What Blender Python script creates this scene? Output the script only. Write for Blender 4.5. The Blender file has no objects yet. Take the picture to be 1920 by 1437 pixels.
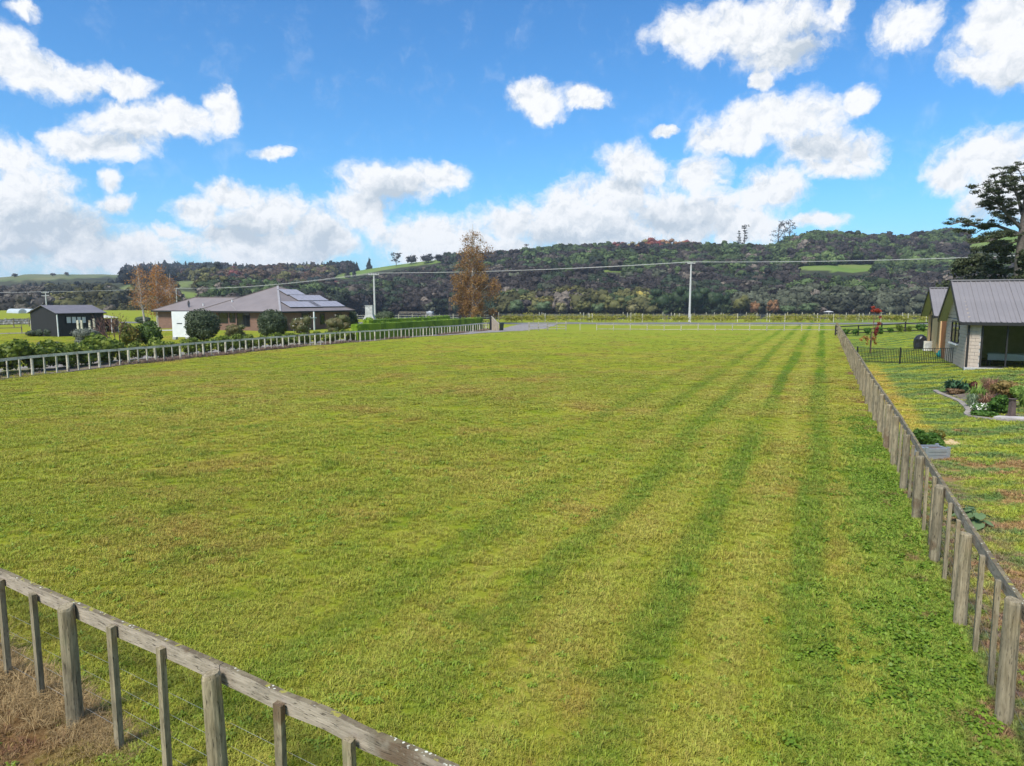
import bpy, math, random
import numpy as np
from mathutils import Vector, Matrix, noise as mnoise

R = math.radians
C = bpy.context.scene.collection
SC = bpy.context.scene

# ------------------------------------------------------------------ camera
PITCH = R(6.87); CAMZ = 4.1; FPX = 1274.0
cam_d = bpy.data.cameras.new('camera'); cam = bpy.data.objects.new('camera', cam_d); C.objects.link(cam)
cam.location = (0, 0, CAMZ); cam.rotation_euler = (math.pi/2 - PITCH, 0, 0)
cam_d.sensor_width = 36; cam_d.lens = FPX/1920*36; cam_d.clip_start = 0.1; cam_d.clip_end = 9000
SC.camera = cam
SC.view_settings.view_transform = 'Standard'; SC.view_settings.look = 'None'
SC.view_settings.gamma = 1.0; SC.view_settings.exposure = 0.16; SC.view_settings.use_curve_mapping = False
SC.render.engine = 'CYCLES'
SC.cycles.max_bounces = 6; SC.cycles.diffuse_bounces = 3; SC.cycles.glossy_bounces = 3
SC.cycles.transmission_bounces = 3; SC.cycles.transparent_max_bounces = 6; SC.cycles.volume_bounces = 0
SC.cycles.use_denoising = True
SC.cycles.sample_clamp_indirect = 6.0

def ray(px, py):
    """direction of the photograph's pixel (1920 wide), scaled so that y = 1"""
    a = (px-960)/FPX; b = (718.5-py)/FPX
    c, s = math.cos(PITCH), math.sin(PITCH)
    v = Vector((a, c + b*s, -s + b*c))
    return v/v.y
def Z(py, Y):                 # height seen at picture row py at distance Y
    return CAMZ + ray(960, py).z*Y
def XY(px, Y, z):             # lateral position of picture column px at distance Y, height z
    zc = Y*math.cos(PITCH) + (CAMZ - z)*math.sin(PITCH)
    return (px-960)/FPX*zc

def ss(x, a, b):
    t = np.clip((np.asarray(x, float)-a)/(b-a), 0, 1); return t*t*(3-2*t)

# ------------------------------------------------------------------ sky
class NT:
    def __init__(s, tree): s.t = tree; s.n = tree.nodes; s.l = tree.links
    def node(s, kind, **kw):
        n = s.n.new(kind)
        for k, v in kw.items(): setattr(n, k, v)
        return n
    def put(s, sock, v):
        if isinstance(v, bpy.types.NodeSocket): s.l.new(v, sock)
        elif v is not None:
            if hasattr(sock.default_value, '__len__') and hasattr(v, '__len__') and len(v) == 3 and len(sock.default_value) == 4: v = (*v, 1)
            sock.default_value = v
    def m(s, op, a, b=None, c=None, clamp=False):
        n = s.node('ShaderNodeMath', operation=op, use_clamp=clamp)
        s.put(n.inputs[0], a); s.put(n.inputs[1], b)
        if c is not None: s.put(n.inputs[2], c)
        return n.outputs[0]
    def vm(s, op, a, b=None):
        n = s.node('ShaderNodeVectorMath', operation=op); s.put(n.inputs[0], a)
        if b is not None: s.put(n.inputs[3] if op == 'SCALE' else n.inputs[1], b)
        return n.outputs['Value'] if op in ('DOT_PRODUCT', 'LENGTH', 'DISTANCE') else n.outputs['Vector']
    def noise(s, vec, scale, detail=4, rough=.55, dist=0, out='Fac'):
        n = s.node('ShaderNodeTexNoise'); s.put(n.inputs['Vector'], vec)
        n.inputs['Scale'].default_value = scale; n.inputs['Detail'].default_value = detail
        n.inputs['Roughness'].default_value = rough; n.inputs['Distortion'].default_value = dist
        return n.outputs[out]
    def mr(s, v, a, b, c=0., d=1., smooth=True):
        n = s.node('ShaderNodeMapRange'); n.interpolation_type = 'SMOOTHSTEP' if smooth else 'LINEAR'
        s.put(n.inputs[0], v)
        for i, q in enumerate((a, b, c, d)): s.put(n.inputs[1+i], q)
        return n.outputs[0]
    def mix(s, f, a, b, mode='MIX'):
        n = s.node('ShaderNodeMix', data_type='RGBA', blend_type=mode)
        s.put(n.inputs[0], f); s.put(n.inputs[6], a); s.put(n.inputs[7], b); return n.outputs[2]
    def comb(s, x, y, z):
        n = s.node('ShaderNodeCombineXYZ'); s.put(n.inputs[0], x); s.put(n.inputs[1], y); s.put(n.inputs[2], z); return n.outputs[0]
    def sep(s, v):
        n = s.node('ShaderNodeSeparateXYZ'); s.put(n.inputs[0], v); return n.outputs

SUN_EL, SUN_AZ = 52, 215          # azimuth from north (+Y) clockwise: behind and left of the camera
W = bpy.data.worlds.new('World'); SC.world = W; W.use_nodes = True
W.node_tree.nodes.clear()
w = NT(W.node_tree)
sky = w.node('ShaderNodeTexSky', sky_type='NISHITA', sun_disc=False)
sky.sun_elevation = R(SUN_EL); sky.sun_rotation = R(SUN_AZ); sky.air_density = 1.0; sky.dust_density = 0.6; sky.ozone_density = 2.0
tc = w.node('ShaderNodeTexCoord').outputs['Generated']
d = w.vm('NORMALIZE', tc); dx, dy, dz = w.sep(d)
az = w.m('ARCTAN2', dx, dy); el = w.m('ARCSINE', dz)
p0 = w.comb(az, el, 0.)
wob = w.vm('SUBTRACT', w.noise(p0, 9, 5, .6, out='Color'), (.5, .5, .5))
wob2 = w.vm('SUBTRACT', w.noise(p0, 40, 4, .6, out='Color'), (.5, .5, .5))
p1 = w.vm('ADD', w.vm('ADD', p0, w.vm('SCALE', wob, .06)), w.vm('SCALE', wob2, .016))
def azel(px, py):
    v = ray(px, py).normalized(); return math.atan2(v.x, v.y), math.asin(v.z)
CL = [(60,130,140,55),(0,100,80,75),(150,135,75,38),(235,160,75,34),(40,5,40,26),(250,228,110,58),(185,272,115,42),(335,225,85,48),(415,205,46,52),
 (20,285,85,50),(30,365,135,95),(60,440,240,90),(210,470,180,55),(210,340,28,30),(225,382,50,26),(323,430,36,20),(515,288,50,18),
 (435,362,78,42),(375,392,70,32),(500,405,115,55),(480,462,210,60),(590,440,110,70),(740,345,120,52),(810,335,75,42),(670,400,90,55),
 (800,445,140,48),(880,470,210,50),(1010,185,72,52),(1090,180,66,27),(1190,315,95,60),(1140,370,140,60),(1100,425,250,75),(1265,405,170,75),(1310,335,70,50),
 (1435,365,90,62),(1400,425,110,50),(1450,232,170,62),(1370,262,90,42),(1540,275,110,52),(1603,185,36,44),(1570,318,90,30),(1630,280,46,56),
 (1410,50,185,90),(1290,60,85,62),(1480,95,85,62),(1430,160,26,24),(1700,50,85,58),(1580,18,26,26),(1885,50,110,90),(1840,118,85,42),(1910,110,80,60),
 (1860,300,150,80),(1790,325,90,56),(1900,370,150,60),(1540,418,70,22),(960,425,80,40),(1245,238,30,14),(1100,190,60,20),(700,510,60,0.1)]
CL = CL[:-1]
def blob(lst, vec):
    acc = None
    for (px, py, rx, ry) in lst:
        a, e = azel(px, py); a2, e2 = azel(px+rx, py); a3, e3 = azel(px, py-ry)
        mp = w.node('ShaderNodeMapping', vector_type='TEXTURE'); w.l.new(vec, mp.inputs['Vector'])
        mp.inputs['Location'].default_value = (a, e, 0); mp.inputs['Scale'].default_value = (abs(a2-a)*1.15, abs(e3-e)*1.15, 1)
        g = w.node('ShaderNodeTexGradient', gradient_type='SPHERICAL'); w.l.new(mp.outputs[0], g.inputs[0])
        acc = g.outputs['Fac'] if acc is None else w.m('SMOOTH_MAX', acc, g.outputs['Fac'], .09)
    return acc
fld = blob(CL, p1)
# the rest of the sky: broken cumulus of the same kind
flat = w.vm('MULTIPLY', d, (1, 1, 2.2))
far_n = w.noise(flat, 2.6, 5, .55)
outside = w.m('MAXIMUM', w.mr(w.m('ABSOLUTE', az), .70, .82), w.mr(el, .44, .56))
fld = w.m('ADD', fld, w.m('MULTIPLY', outside, w.mr(far_n, .47, .70, 0, .75)))
fine = w.noise(p1, 22, 10, .64)
fine2 = w.noise(w.vm('ADD', p1, (-.004, .009, 0)), 22, 10, .64)
near = w.mr(fld, .0, .13)
dens_v = w.m('ADD', fld, w.m('MULTIPLY', w.m('MULTIPLY', w.m('SUBTRACT', fine, .5), near), 1.45))
dens = w.m('MULTIPLY', w.mr(dens_v, .07, .60), near)
relief = w.m('MULTIPLY', w.m('SUBTRACT', fine, fine2), 3.0)
SHD = [(80,425,220,70),(60,470,200,40),(470,430,120,36),(600,455,90,40),(740,370,80,36),(1270,415,120,42),(1100,450,180,36),(1180,350,60,22),(1500,290,150,34),(1510,90,80,70),(1440,110,110,40),(1880,400,130,36),(260,262,100,22),(1895,130,80,30)]
sh = w.m('ADD', blob(SHD, p1), w.m('MULTIPLY', outside, .3))
sh = w.m('MULTIPLY', w.m('MULTIPLY', sh, w.mr(w.noise(p1, 12, 6, .6), .22, .6)), 1.3)
thick = w.mr(dens_v, .25, .8)
shade = w.m('SUBTRACT', w.m('ADD', sh, w.m('MULTIPLY', thick, .02)), relief, clamp=True)
ccol = w.mix(shade, (.94, .945, .95), (.52, .59, .66))
skyc = w.mix(1.0, w.mix(1.0, sky.outputs[0], (.062, .128, .172), 'MULTIPLY'), (1, 1, 1), 'MULTIPLY')
low = w.mr(el, -.02, .16, .38, 0.)
skyc = w.mix(low, skyc, (.47, .68, .86))
up = w.mr(el, .05, .45)
skyc = w.mix(1.0, skyc, w.mix(up, (1, 1, 1), (.80, .90, .97)), 'MULTIPLY')
final = w.mix(w.m('MULTIPLY', dens, .97), skyc, ccol)
bg = w.node('ShaderNodeBackground'); w.l.new(final, bg.inputs[0]); bg.inputs[1].default_value = 1.0
wo = w.node('ShaderNodeOutputWorld'); w.l.new(bg.outputs[0], wo.inputs[0])
W.cycles.sampling_method = 'MANUAL'; W.cycles.sample_map_resolution = 512

sun_d = bpy.data.lights.new('sun', 'SUN'); sun = bpy.data.objects.new('sun', sun_d); C.objects.link(sun)
sun_d.energy = 5.0; sun_d.angle = R(15); sun_d.color = (1, .955, .88)
sv = Vector((math.sin(R(SUN_AZ))*math.cos(R(SUN_EL)), math.cos(R(SUN_AZ))*math.cos(R(SUN_EL)), math.sin(R(SUN_EL))))
sun.rotation_euler = sv.to_track_quat('Z', 'Y').to_euler()

# ------------------------------------------------------------------ layout
TH = R(24.45); P0 = Vector((4.78, 6.17)) + Vector((math.cos(TH), -math.sin(TH)))*.074
D = Vector((math.sin(TH), math.cos(TH))); RR = Vector((D.y, -D.x))        # along / right of the right-hand fence
_d = Vector((.851, -.525)).normalized(); _p = Vector((-4.21, 6.12)) + Vector((.525, .851))*.074
NA = _p - _d*2.205; NB = _p + _d*4.5                      # near fence
ND = (NB-NA).normalized(); NN = Vector((-ND.y, ND.x))                      # NN points into the paddock
def uv(x, y): return (x-P0.x)*RR.x + (y-P0.y)*RR.y, (x-P0.x)*D.x + (y-P0.y)*D.y
def zg(x, y):
    x = np.asarray(x, float); y = np.asarray(y, float)
    u, v = uv(x, y)
    z = .6*ss(u, .8, 9)*(1-ss(y, 95, 125))
    z = z + .035*np.sin(x*.31+1.3)*np.sin(y*.23+.4) + .02*np.sin(x*.9+y*.7)
    B = 156 + 420*ss(-x/np.maximum(y, 20), .30, .40)
    z = z - 6*ss(y, B, B+9)
    return z
def zgf(x, y): return float(zg(x, y))
def G(px, py):
    r = ray(px, py); y = 2.0
    while y < 320:
        if CAMZ + r.z*y <= zgf(r.x*y, y): break
        y *= 1.004
    for _ in range(12):
        y += (CAMZ + r.z*y - zgf(r.x*y, y))/(-r.z)*.9
    return Vector((r.x*y, y, zgf(r.x*y, y)))
def vnoise(x, y, s, seed=0):
    """cheap value noise, numpy"""
    x = np.asarray(x, float)/s + seed*17.3; y = np.asarray(y, float)/s + seed*7.1
    xi = np.floor(x); yi = np.floor(y); fx = x-xi; fy = y-yi; fx = fx*fx*(3-2*fx); fy = fy*fy*(3-2*fy)
    h = lambda a, b: np.modf(np.abs(np.sin(a*127.1 + b*311.7)*43758.5453))[0]
    return (h(xi, yi)*(1-fx)+h(xi+1, yi)*fx)*(1-fy) + (h(xi, yi+1)*(1-fx)+h(xi+1, yi+1)*fx)*fy
TPX = [-700, 0, 230, 330, 400, 600, 700, 850, 950, 1430, 1500, 1920, 2700]
TY0 = [300, 300, 300, 300, 310, 350, 440, 440, 375, 365, 365, 365, 365]
TYR = [1600, 1600, 1400, 1200, 1000, 930, 900, 820, 800, 750, 700, 700, 700]
KPX = [-700, 0, 60, 150, 230, 300, 370, 400, 440, 520, 600, 650, 700, 740, 780, 830, 870, 950, 1000, 1050, 1150, 1250, 1350, 1432, 1448, 1480, 1500, 1550, 1600, 1700, 1780, 1850, 1920, 2300, 2700]
KPY = [518, 521, 517, 515, 516, 512, 512, 508, 512, 514, 514, 512, 503, 497, 492, 487, 492, 492, 486, 480, 477, 474, 477, 481, 478, 466, 457, 455, 457, 456, 450, 438, 434, 425, 440]
def hill(k, Y):
    px = 960 + FPX*k
    y0 = np.interp(px, TPX, TY0); yr = np.interp(px, TPX, TYR)
    sky_y = np.interp(px, KPX, KPY)
    zr = CAMZ + yr*(-math.sin(PITCH) + (718.5-sky_y)/FPX*math.cos(PITCH))/(math.cos(PITCH) + (718.5-sky_y)/FPX*math.sin(PITCH))
    t = (Y-y0)/(yr-y0)
    f = np.where(t < 0, t*1.5, np.where(t < 1, np.clip(t, 0, 1)**.9, 1-.9*(t-1)))
    x = k*Y
    bump = (vnoise(x, Y, 90, 3)-.5)*13 + (vnoise(x, Y, 37, 5)-.5)*6
    return -4 + (zr+4)*f + bump*np.clip(t*4, 0, 1)*np.clip(np.abs(1-t)*3, 0.12, 1)
def HP(px, py):
    r = ray(px, py); Y = 300.
    while Y < 2200:
        if CAMZ + r.z*Y <= float(hill(r.x, Y)): break
        Y += 2.
    else:
        Y = float(np.interp(px, TPX, TYR))
    return Vector((r.x*Y, Y, float(hill(r.x, Y))))

# ------------------------------------------------------------------ mesh helpers
def tag(o, label=None, cat=None, group=None, kind=None):
    if label: o['label'] = label
    if cat: o['category'] = cat
    if group: o['group'] = group
    if kind: o['kind'] = kind
    return o
def link(name, me, parent=None, mats=(), loc=None):
    o = bpy.data.objects.new(name, me); C.objects.link(o)
    if parent: o.parent = parent
    if loc is not None: o.location = loc
    for m_ in mats:
        if len(me.materials) < len(mats): me.materials.append(m_)
    return o
def empty(name, loc=(0, 0, 0), rz=0, label=None, cat=None, group=None):
    o = bpy.data.objects.new(name, None); C.objects.link(o); o.location = loc; o.rotation_euler = (0, 0, rz)
    o.empty_display_size = .2
    return tag(o, label, cat, group)
class MB:
    def __init__(s): s.v = []; s.f = []; s.mi = []; s.cur = 0
    def add(s, V, F):
        b = len(s.v); s.v += [tuple(p) for p in V]; s.f += [tuple(b+i for i in f) for f in F]; s.mi += [s.cur]*len(F); return s
    def box(s, c, size, rz=0, rx=0, ry=0, M=None):
        hx, hy, hz = size[0]/2, size[1]/2, size[2]/2
        V = [Vector((a*hx, b*hy, e*hz)) for e in (-1, 1) for b in (-1, 1) for a in (-1, 1)]
        m_ = M if M is not None else Matrix.Rotation(rz, 3, 'Z') @ Matrix.Rotation(ry, 3, 'Y') @ Matrix.Rotation(rx, 3, 'X')
        V = [m_ @ p + Vector(c) for p in V]
        return s.add(V, [(0, 2, 3, 1), (4, 5, 7, 6), (0, 1, 5, 4), (2, 6, 7, 3), (0, 4, 6, 2), (1, 3, 7, 5)])
    def beam(s, a, b, wd, ht):
        a, b = Vector(a), Vector(b); t = (b-a); L = t.length; t.normalize()
        sd = t.cross(Vector((0, 0, 1)))
        sd = sd.normalized() if sd.length > 1e-4 else Vector((1, 0, 0))
        up = sd.cross(t); m_ = Matrix((sd, t, up)).transposed()
        return s.box((a+b)/2, (wd, L, ht), M=m_)
    def tube(s, pts, rad, n=8, cap=True, jit=0, rng=None):
        pts = [Vector(p) for p in pts]; rad = rad if hasattr(rad, '__len__') else [rad]*len(pts)
        V = []; F = []
        for i, p in enumerate(pts):
            t = (pts[min(i+1, len(pts)-1)] - pts[max(i-1, 0)]).normalized()
            a = t.cross(Vector((0, 1, 0)) if abs(t.y) < .9 else Vector((1, 0, 0))).normalized(); b = t.cross(a)
            for k in range(n):
                th = 2*math.pi*k/n; r = rad[i]*(1+(rng.uniform(-jit, jit) if jit else 0))
                V.append(p + (a*math.cos(th) + b*math.sin(th))*r)
            if i:
                o = (i-1)*n
                for k in range(n): F.append((o+k, o+(k+1) % n, o+n+(k+1) % n, o+n+k))
        if cap: F += [tuple(range(n))[::-1], tuple(range((len(pts)-1)*n, len(pts)*n))]
        return s.add(V, F)
    def prism(s, poly, z0, z1):
        n = len(poly); V = [(p[0], p[1], z0) for p in poly] + [(p[0], p[1], z1) for p in poly]
        F = [tuple(range(n))[::-1], tuple(range(n, 2*n))] + [(i, (i+1) % n, n+(i+1) % n, n+i) for i in range(n)]
        return s.add(V, F)
    def quad(s, *P): return s.add(P, [tuple(range(len(P)))])
    def me(s, name, smooth=False):
        me = bpy.data.meshes.new(name); me.from_pydata(s.v, [], s.f); me.update()
        if any(s.mi): me.polygons.foreach_set('material_index', s.mi)
        if smooth: me.polygons.foreach_set('use_smooth', [True]*len(me.polygons))
        return me
    def build(s, name, mat, parent=None, smooth=False, kind=None, loc=None, label=None):
        o = link(name, s.me(name, smooth), parent, mat if isinstance(mat, (list, tuple)) else [mat], loc)
        return tag(o, kind=kind, label=label)
def arr_mesh(name, V, F, mi=None):
    me = bpy.data.meshes.new(name); V = np.asarray(V, np.float32); F = np.asarray(F, np.int32); k = F.shape[1]
    me.vertices.add(len(V)); me.vertices.foreach_set('co', V.ravel())
    me.loops.add(F.size); me.loops.foreach_set('vertex_index', F.ravel())
    me.polygons.add(len(F)); me.polygons.foreach_set('loop_start', np.arange(len(F), dtype=np.int32)*k)
    if mi is not None: me.polygons.foreach_set('material_index', np.asarray(mi, np.int32))
    me.update(calc_edges=True); return me

# ------------------------------------------------------------------ materials
MATS = {}
def nmat(name):
    m_ = bpy.data.materials.new(name); m_.use_nodes = True; m_.node_tree.nodes.clear(); t = NT(m_.node_tree)
    out = t.node('ShaderNodeOutputMaterial'); b = t.node('ShaderNodeBsdfPrincipled'); t.l.new(b.outputs[0], out.inputs[0])
    MATS[name] = m_; return m_, t, b, out
def plain(name, col, rough=.6, var=.25, scale=3., bump=0., bscale=20., metal=0., spec=.4, stretch=(1, 1, 1), col2=None, coord='Object'):
    m_, t, b, out = nmat(name)
    co = t.node('ShaderNodeTexCoord').outputs[coord]; v = t.vm('MULTIPLY', co, stretch)
    n1 = t.noise(v, scale, 6, .6)
    c2 = col2 or tuple(x*(1-var) for x in col); c1 = col if col2 else tuple(min(1, x*(1+var*.6)) for x in col)
    t.put(b.inputs['Base Color'], t.mix(t.mr(n1, .3, .7), c1, c2))
    b.inputs['Roughness'].default_value = rough; b.inputs['Metallic'].default_value = metal; b.inputs['Specular IOR Level'].default_value = spec
    if bump:
        bn = t.node('ShaderNodeBump'); t.put(bn.inputs['Height'], t.noise(v, bscale, 6, .65)); bn.inputs['Strength'].default_value = bump; bn.inputs['Distance'].default_value = .01
        t.l.new(bn.outputs[0], b.inputs['Normal'])
    return m_
def leafmat(name, cols, trans=.3, rough=.55, nscale=.8, tint=False):
    """leaf colour varies leaf by leaf and clump by clump"""
    m_, t, b, out = nmat(name)
    rnd = t.node('ShaderNodeNewGeometry').outputs['Random Per Island']
    co = t.node('ShaderNodeTexCoord').outputs['Object']
    n1 = t.noise(co, nscale, 3, .5)
    f = t.m('ADD', t.m('MULTIPLY', rnd, .65), t.m('MULTIPLY', t.mr(n1, .3, .7), .35))
    rp = t.node('ShaderNodeValToRGB'); t.l.new(f, rp.inputs[0]); e = rp.color_ramp.elements
    while len(e) < len(cols): e.new(.5)
    for i, c in enumerate(cols): e[i].position = i/(len(cols)-1); e[i].color = (*c, 1)
    col = rp.outputs[0]
    if tint:
        at = t.node('ShaderNodeAttribute', attribute_type='INSTANCER', attribute_name='tint'); col = t.mix(1., col, at.outputs['Color'], 'MULTIPLY')
    t.put(b.inputs['Base Color'], col); b.inputs['Roughness'].default_value = rough; b.inputs['Specular IOR Level'].default_value = .25
    if trans:
        tr = t.node('ShaderNodeBsdfTranslucent'); t.put(tr.inputs[0], col); mx = t.node('ShaderNodeMixShader'); mx.inputs[0].default_value = trans
        t.l.new(b.outputs[0], mx.inputs[1]); t.l.new(tr.outputs[0], mx.inputs[2]); t.l.new(mx.outputs[0], out.inputs[0])
    return m_

def turf_color(t):
    """colour of the mown ground as a function of place: paddock, neighbour's lawn, bare strips"""
    pos = t.node('ShaderNodeNewGeometry').outputs['Position']
    flat = t.vm('MULTIPLY', pos, (1, 1, 0))
    rel = t.vm('SUBTRACT', flat, (P0.x, P0.y, 0))
    u = t.vm('DOT_PRODUCT', rel, (RR.x, RR.y, 0)); v = t.vm('DOT_PRODUCT', rel, (D.x, D.y, 0))
    st = t.comb(u, t.m('MULTIPLY', v, .22), 0.)
    big = t.noise(flat, .11, 4, .55); mid = t.noise(flat, .55, 5, .6); sml = t.noise(flat, 3.2, 5, .65); tiny = t.noise(flat, 17., 3, .7)
    c = t.mix(t.mr(big, .35, .65), (.225, .245, .024), (.31, .28, .038))
    c = t.mix(t.mr(mid, .38, .72, 0, .7), c, (.165, .215, .014))
    c = t.mix(t.mr(t.noise(flat, .22, 4, .6), .50, .68, 0, .75), c, (.30, .215, .045))
    c = t.mix(t.mr(t.noise(flat, .34, 3, .6), .62, .72, 0, .5), c, (.09, .15, .010))
    c = t.mix(t.mr(v, 25., 85., 0, .45), c, (.25, .31, .055))
    c = t.mix(t.m('MULTIPLY', t.mr(t.noise(flat, .8, 5, .62), .55, .68, 0, .75), t.mr(v, 50., 12.)), c, (.085, .150, .008))
    c = t.mix(t.mr(sml, .48, .78, 0, .6), c, (.31, .23, .045))
    c = t.mix(t.m('MULTIPLY', t.mr(t.noise(flat, 1.4, 5, .7, out='Fac'), .60, .74), t.mr(tiny, .4, .6, .3, 1.)), c, (.25, .135, .04))
    c = t.mix(t.mr(tiny, .25, .75, 0, .45), c, (.10, .15, .012))
    # mower passes
    wv = t.m('ADD', u, t.m('MULTIPLY', t.m('SUBTRACT', t.noise(st, .5, 3), .5), .9))
    s1 = t.mr(t.m('COSINE', t.m('MULTIPLY', t.m('ADD', wv, 1.8), 2*math.pi/1.8)), .1, .95)
    fade = t.m('MULTIPLY', t.mr(u, -13., -2.2), t.mr(u, -.9, -1.5))
    s1 = t.m('MULTIPLY', t.m('MULTIPLY', s1, t.m('MULTIPLY', fade, t.mr(sml, .3, .6, .5, 1.1))), t.m('MULTIPLY', t.mr(v, 4., 34., .8, 1.), t.mr(t.noise(st, .35, 3), .3, .6, .2, .75)))
    c = t.mix(t.m('MULTIPLY', s1, 1.25, clamp=True), c, (.075, .150, .012))
    s2 = t.mr(t.m('COSINE', t.m('MULTIPLY', t.m('ADD', wv, .9), 2*math.pi/1.8)), .3, 1.)
    c = t.mix(t.m('MULTIPLY', t.m('MULTIPLY', s2, fade), .42), c, (.29, .285, .05))
    # leafy green margin along the fence
    marg = t.m('MULTIPLY', t.mr(t.m('ADD', u, t.m('MULTIPLY', mid, .8)), -1.3, -.4), t.mr(v, 24., 8.))
    c = t.mix(t.m('MULTIPLY', marg, .75), c, (.12, .20, .022))
    bare = t.m('MULTIPLY', t.mr(u, -.75, -.25), t.mr(t.noise(flat, .9, 4, .6), .52, .62))
    c = t.mix(t.m('MULTIPLY', bare, .85), c, (.19, .10, .055))
    # neighbour's lawn
    sv_ = t.comb(t.m('MULTIPLY', pos_x(t, flat, 0), .45), pos_x(t, flat, 1), 0.)
    l1 = t.noise(sv_, .9, 5, .6); l2 = t.noise(sv_, .45, 4, .6); l3 = t.noise(sv_, 2.2, 5, .65)
    L = t.mix(t.mr(l1, .42, .56), (.235, .275, .028), (.10, .165, .045))
    L = t.mix(t.mr(l3, .50, .72, 0, .6), L, (.30, .24, .07))
    nearf = t.m('MULTIPLY', t.mr(v, 20., 12., .0, 1.), t.mr(u, 16., 8.))
    org = t.mr(t.m('ADD', t.m('MULTIPLY', l2, .6), t.m('ADD', t.m('MULTIPLY', l3, .4), t.m('MULTIPLY', nearf, .10))), .60, .66)
    L = t.mix(t.m('MULTIPLY', org, .72), L, (.34, .18, .08))
    yst = t.m('MULTIPLY', t.m('MULTIPLY', t.mr(u, .35, .6), t.mr(t.m('ADD', u, t.m('MULTIPLY', t.m('SUBTRACT', mid, .5), 1.2)), 1.75, 1.15)), t.m('MULTIPLY', t.mr(v, 14., 19.), t.mr(v, 46., 36.)))
    L = t.mix(t.m('MULTIPLY', yst, t.mr(l3, .3, .6, .25, .8)), L, (.44, .32, .045))
    L = t.mix(t.mr(tiny, .3, .8, 0, .35), L, (.13, .17, .02))
    litter = t.m('MULTIPLY', t.m('MULTIPLY', t.mr(u, 1.5, .9), t.mr(v, 17., 10.)), t.mr(sml, .4, .65, .15, .85))
    L = t.mix(litter, L, (.20, .125, .085))
    c = t.mix(t.mr(u, -.15, .15), c, L)
    # trampled dirt under the near fence
    rn = t.vm('SUBTRACT', flat, (NA.x, NA.y, 0)); q = t.vm('DOT_PRODUCT', rn, (NN.x, NN.y, 0)); e = t.vm('DOT_PRODUCT', rn, (ND.x, ND.y, 0))
    qq = t.m('ADD', q, t.m('MULTIPLY', t.m('SUBTRACT', mid, .5), .9))
    dirt = t.m('MULTIPLY', t.m('MULTIPLY', t.mr(qq, .25, -.05), t.mr(qq, -1.6, -1.2)), t.mr(e, 3.4, 2.2))
    c = t.mix(t.m('MULTIPLY', dirt, t.mr(sml, .25, .5, .6, 1.)), c, t.mix(t.mr(tiny, .3, .7), (.105, .058, .024), (.20, .125, .055)))
    return c, flat, u
def pos_x(t, v, i): return t.sep(v)[i]
def turf_material(name, blade):
    m_, t, b, out = nmat(name)
    c, flat, u = turf_color(t)
    if blade:
        g = t.node('ShaderNodeNewGeometry').outputs['Random Per Island']; oi = t.node('ShaderNodeObjectInfo').outputs['Random']
        hs = t.node('ShaderNodeHueSaturation'); t.put(hs.inputs['Color'], c)
        t.put(hs.inputs['Value'], t.m('ADD', 1.15, t.m('ADD', t.m('MULTIPLY', g, .75), t.m('MULTIPLY', oi, .35))))
        t.put(hs.inputs['Hue'], t.m('ADD', .470, t.m('MULTIPLY', oi, .035)))
        t.put(hs.inputs['Saturation'], .96)
        c = t.mix(t.mr(g, .93, .95, 0, .7), hs.outputs[0], (.38, .28, .09))
    t.put(b.inputs['Base Color'], c); b.inputs['Roughness'].default_value = .75 if not blade else .55; b.inputs['Specular IOR Level'].default_value = .15 if blade else .0
    if blade:
        tr = t.node('ShaderNodeBsdfTranslucent'); t.put(tr.inputs[0], c); mx = t.node('ShaderNodeMixShader'); mx.inputs[0].default_value = .3
        t.l.new(b.outputs[0], mx.inputs[1]); t.l.new(tr.outputs[0], mx.inputs[2]); t.l.new(mx.outputs[0], out.inputs[0])
    else:
        bn = t.node('ShaderNodeBump'); bn.inputs['Strength'].default_value = .8; bn.inputs['Distance'].default_value = .05
        t.put(bn.inputs['Height'], t.m('ADD', t.noise(flat, 9., 6, .7), t.m('MULTIPLY', t.noise(flat, 1.5, 3, .5), 1.5))); t.l.new(bn.outputs[0], b.inputs['Normal'])
    return m_
M_turf = turf_material('turf', False); M_blade = turf_material('grass_blade', True)

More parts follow.
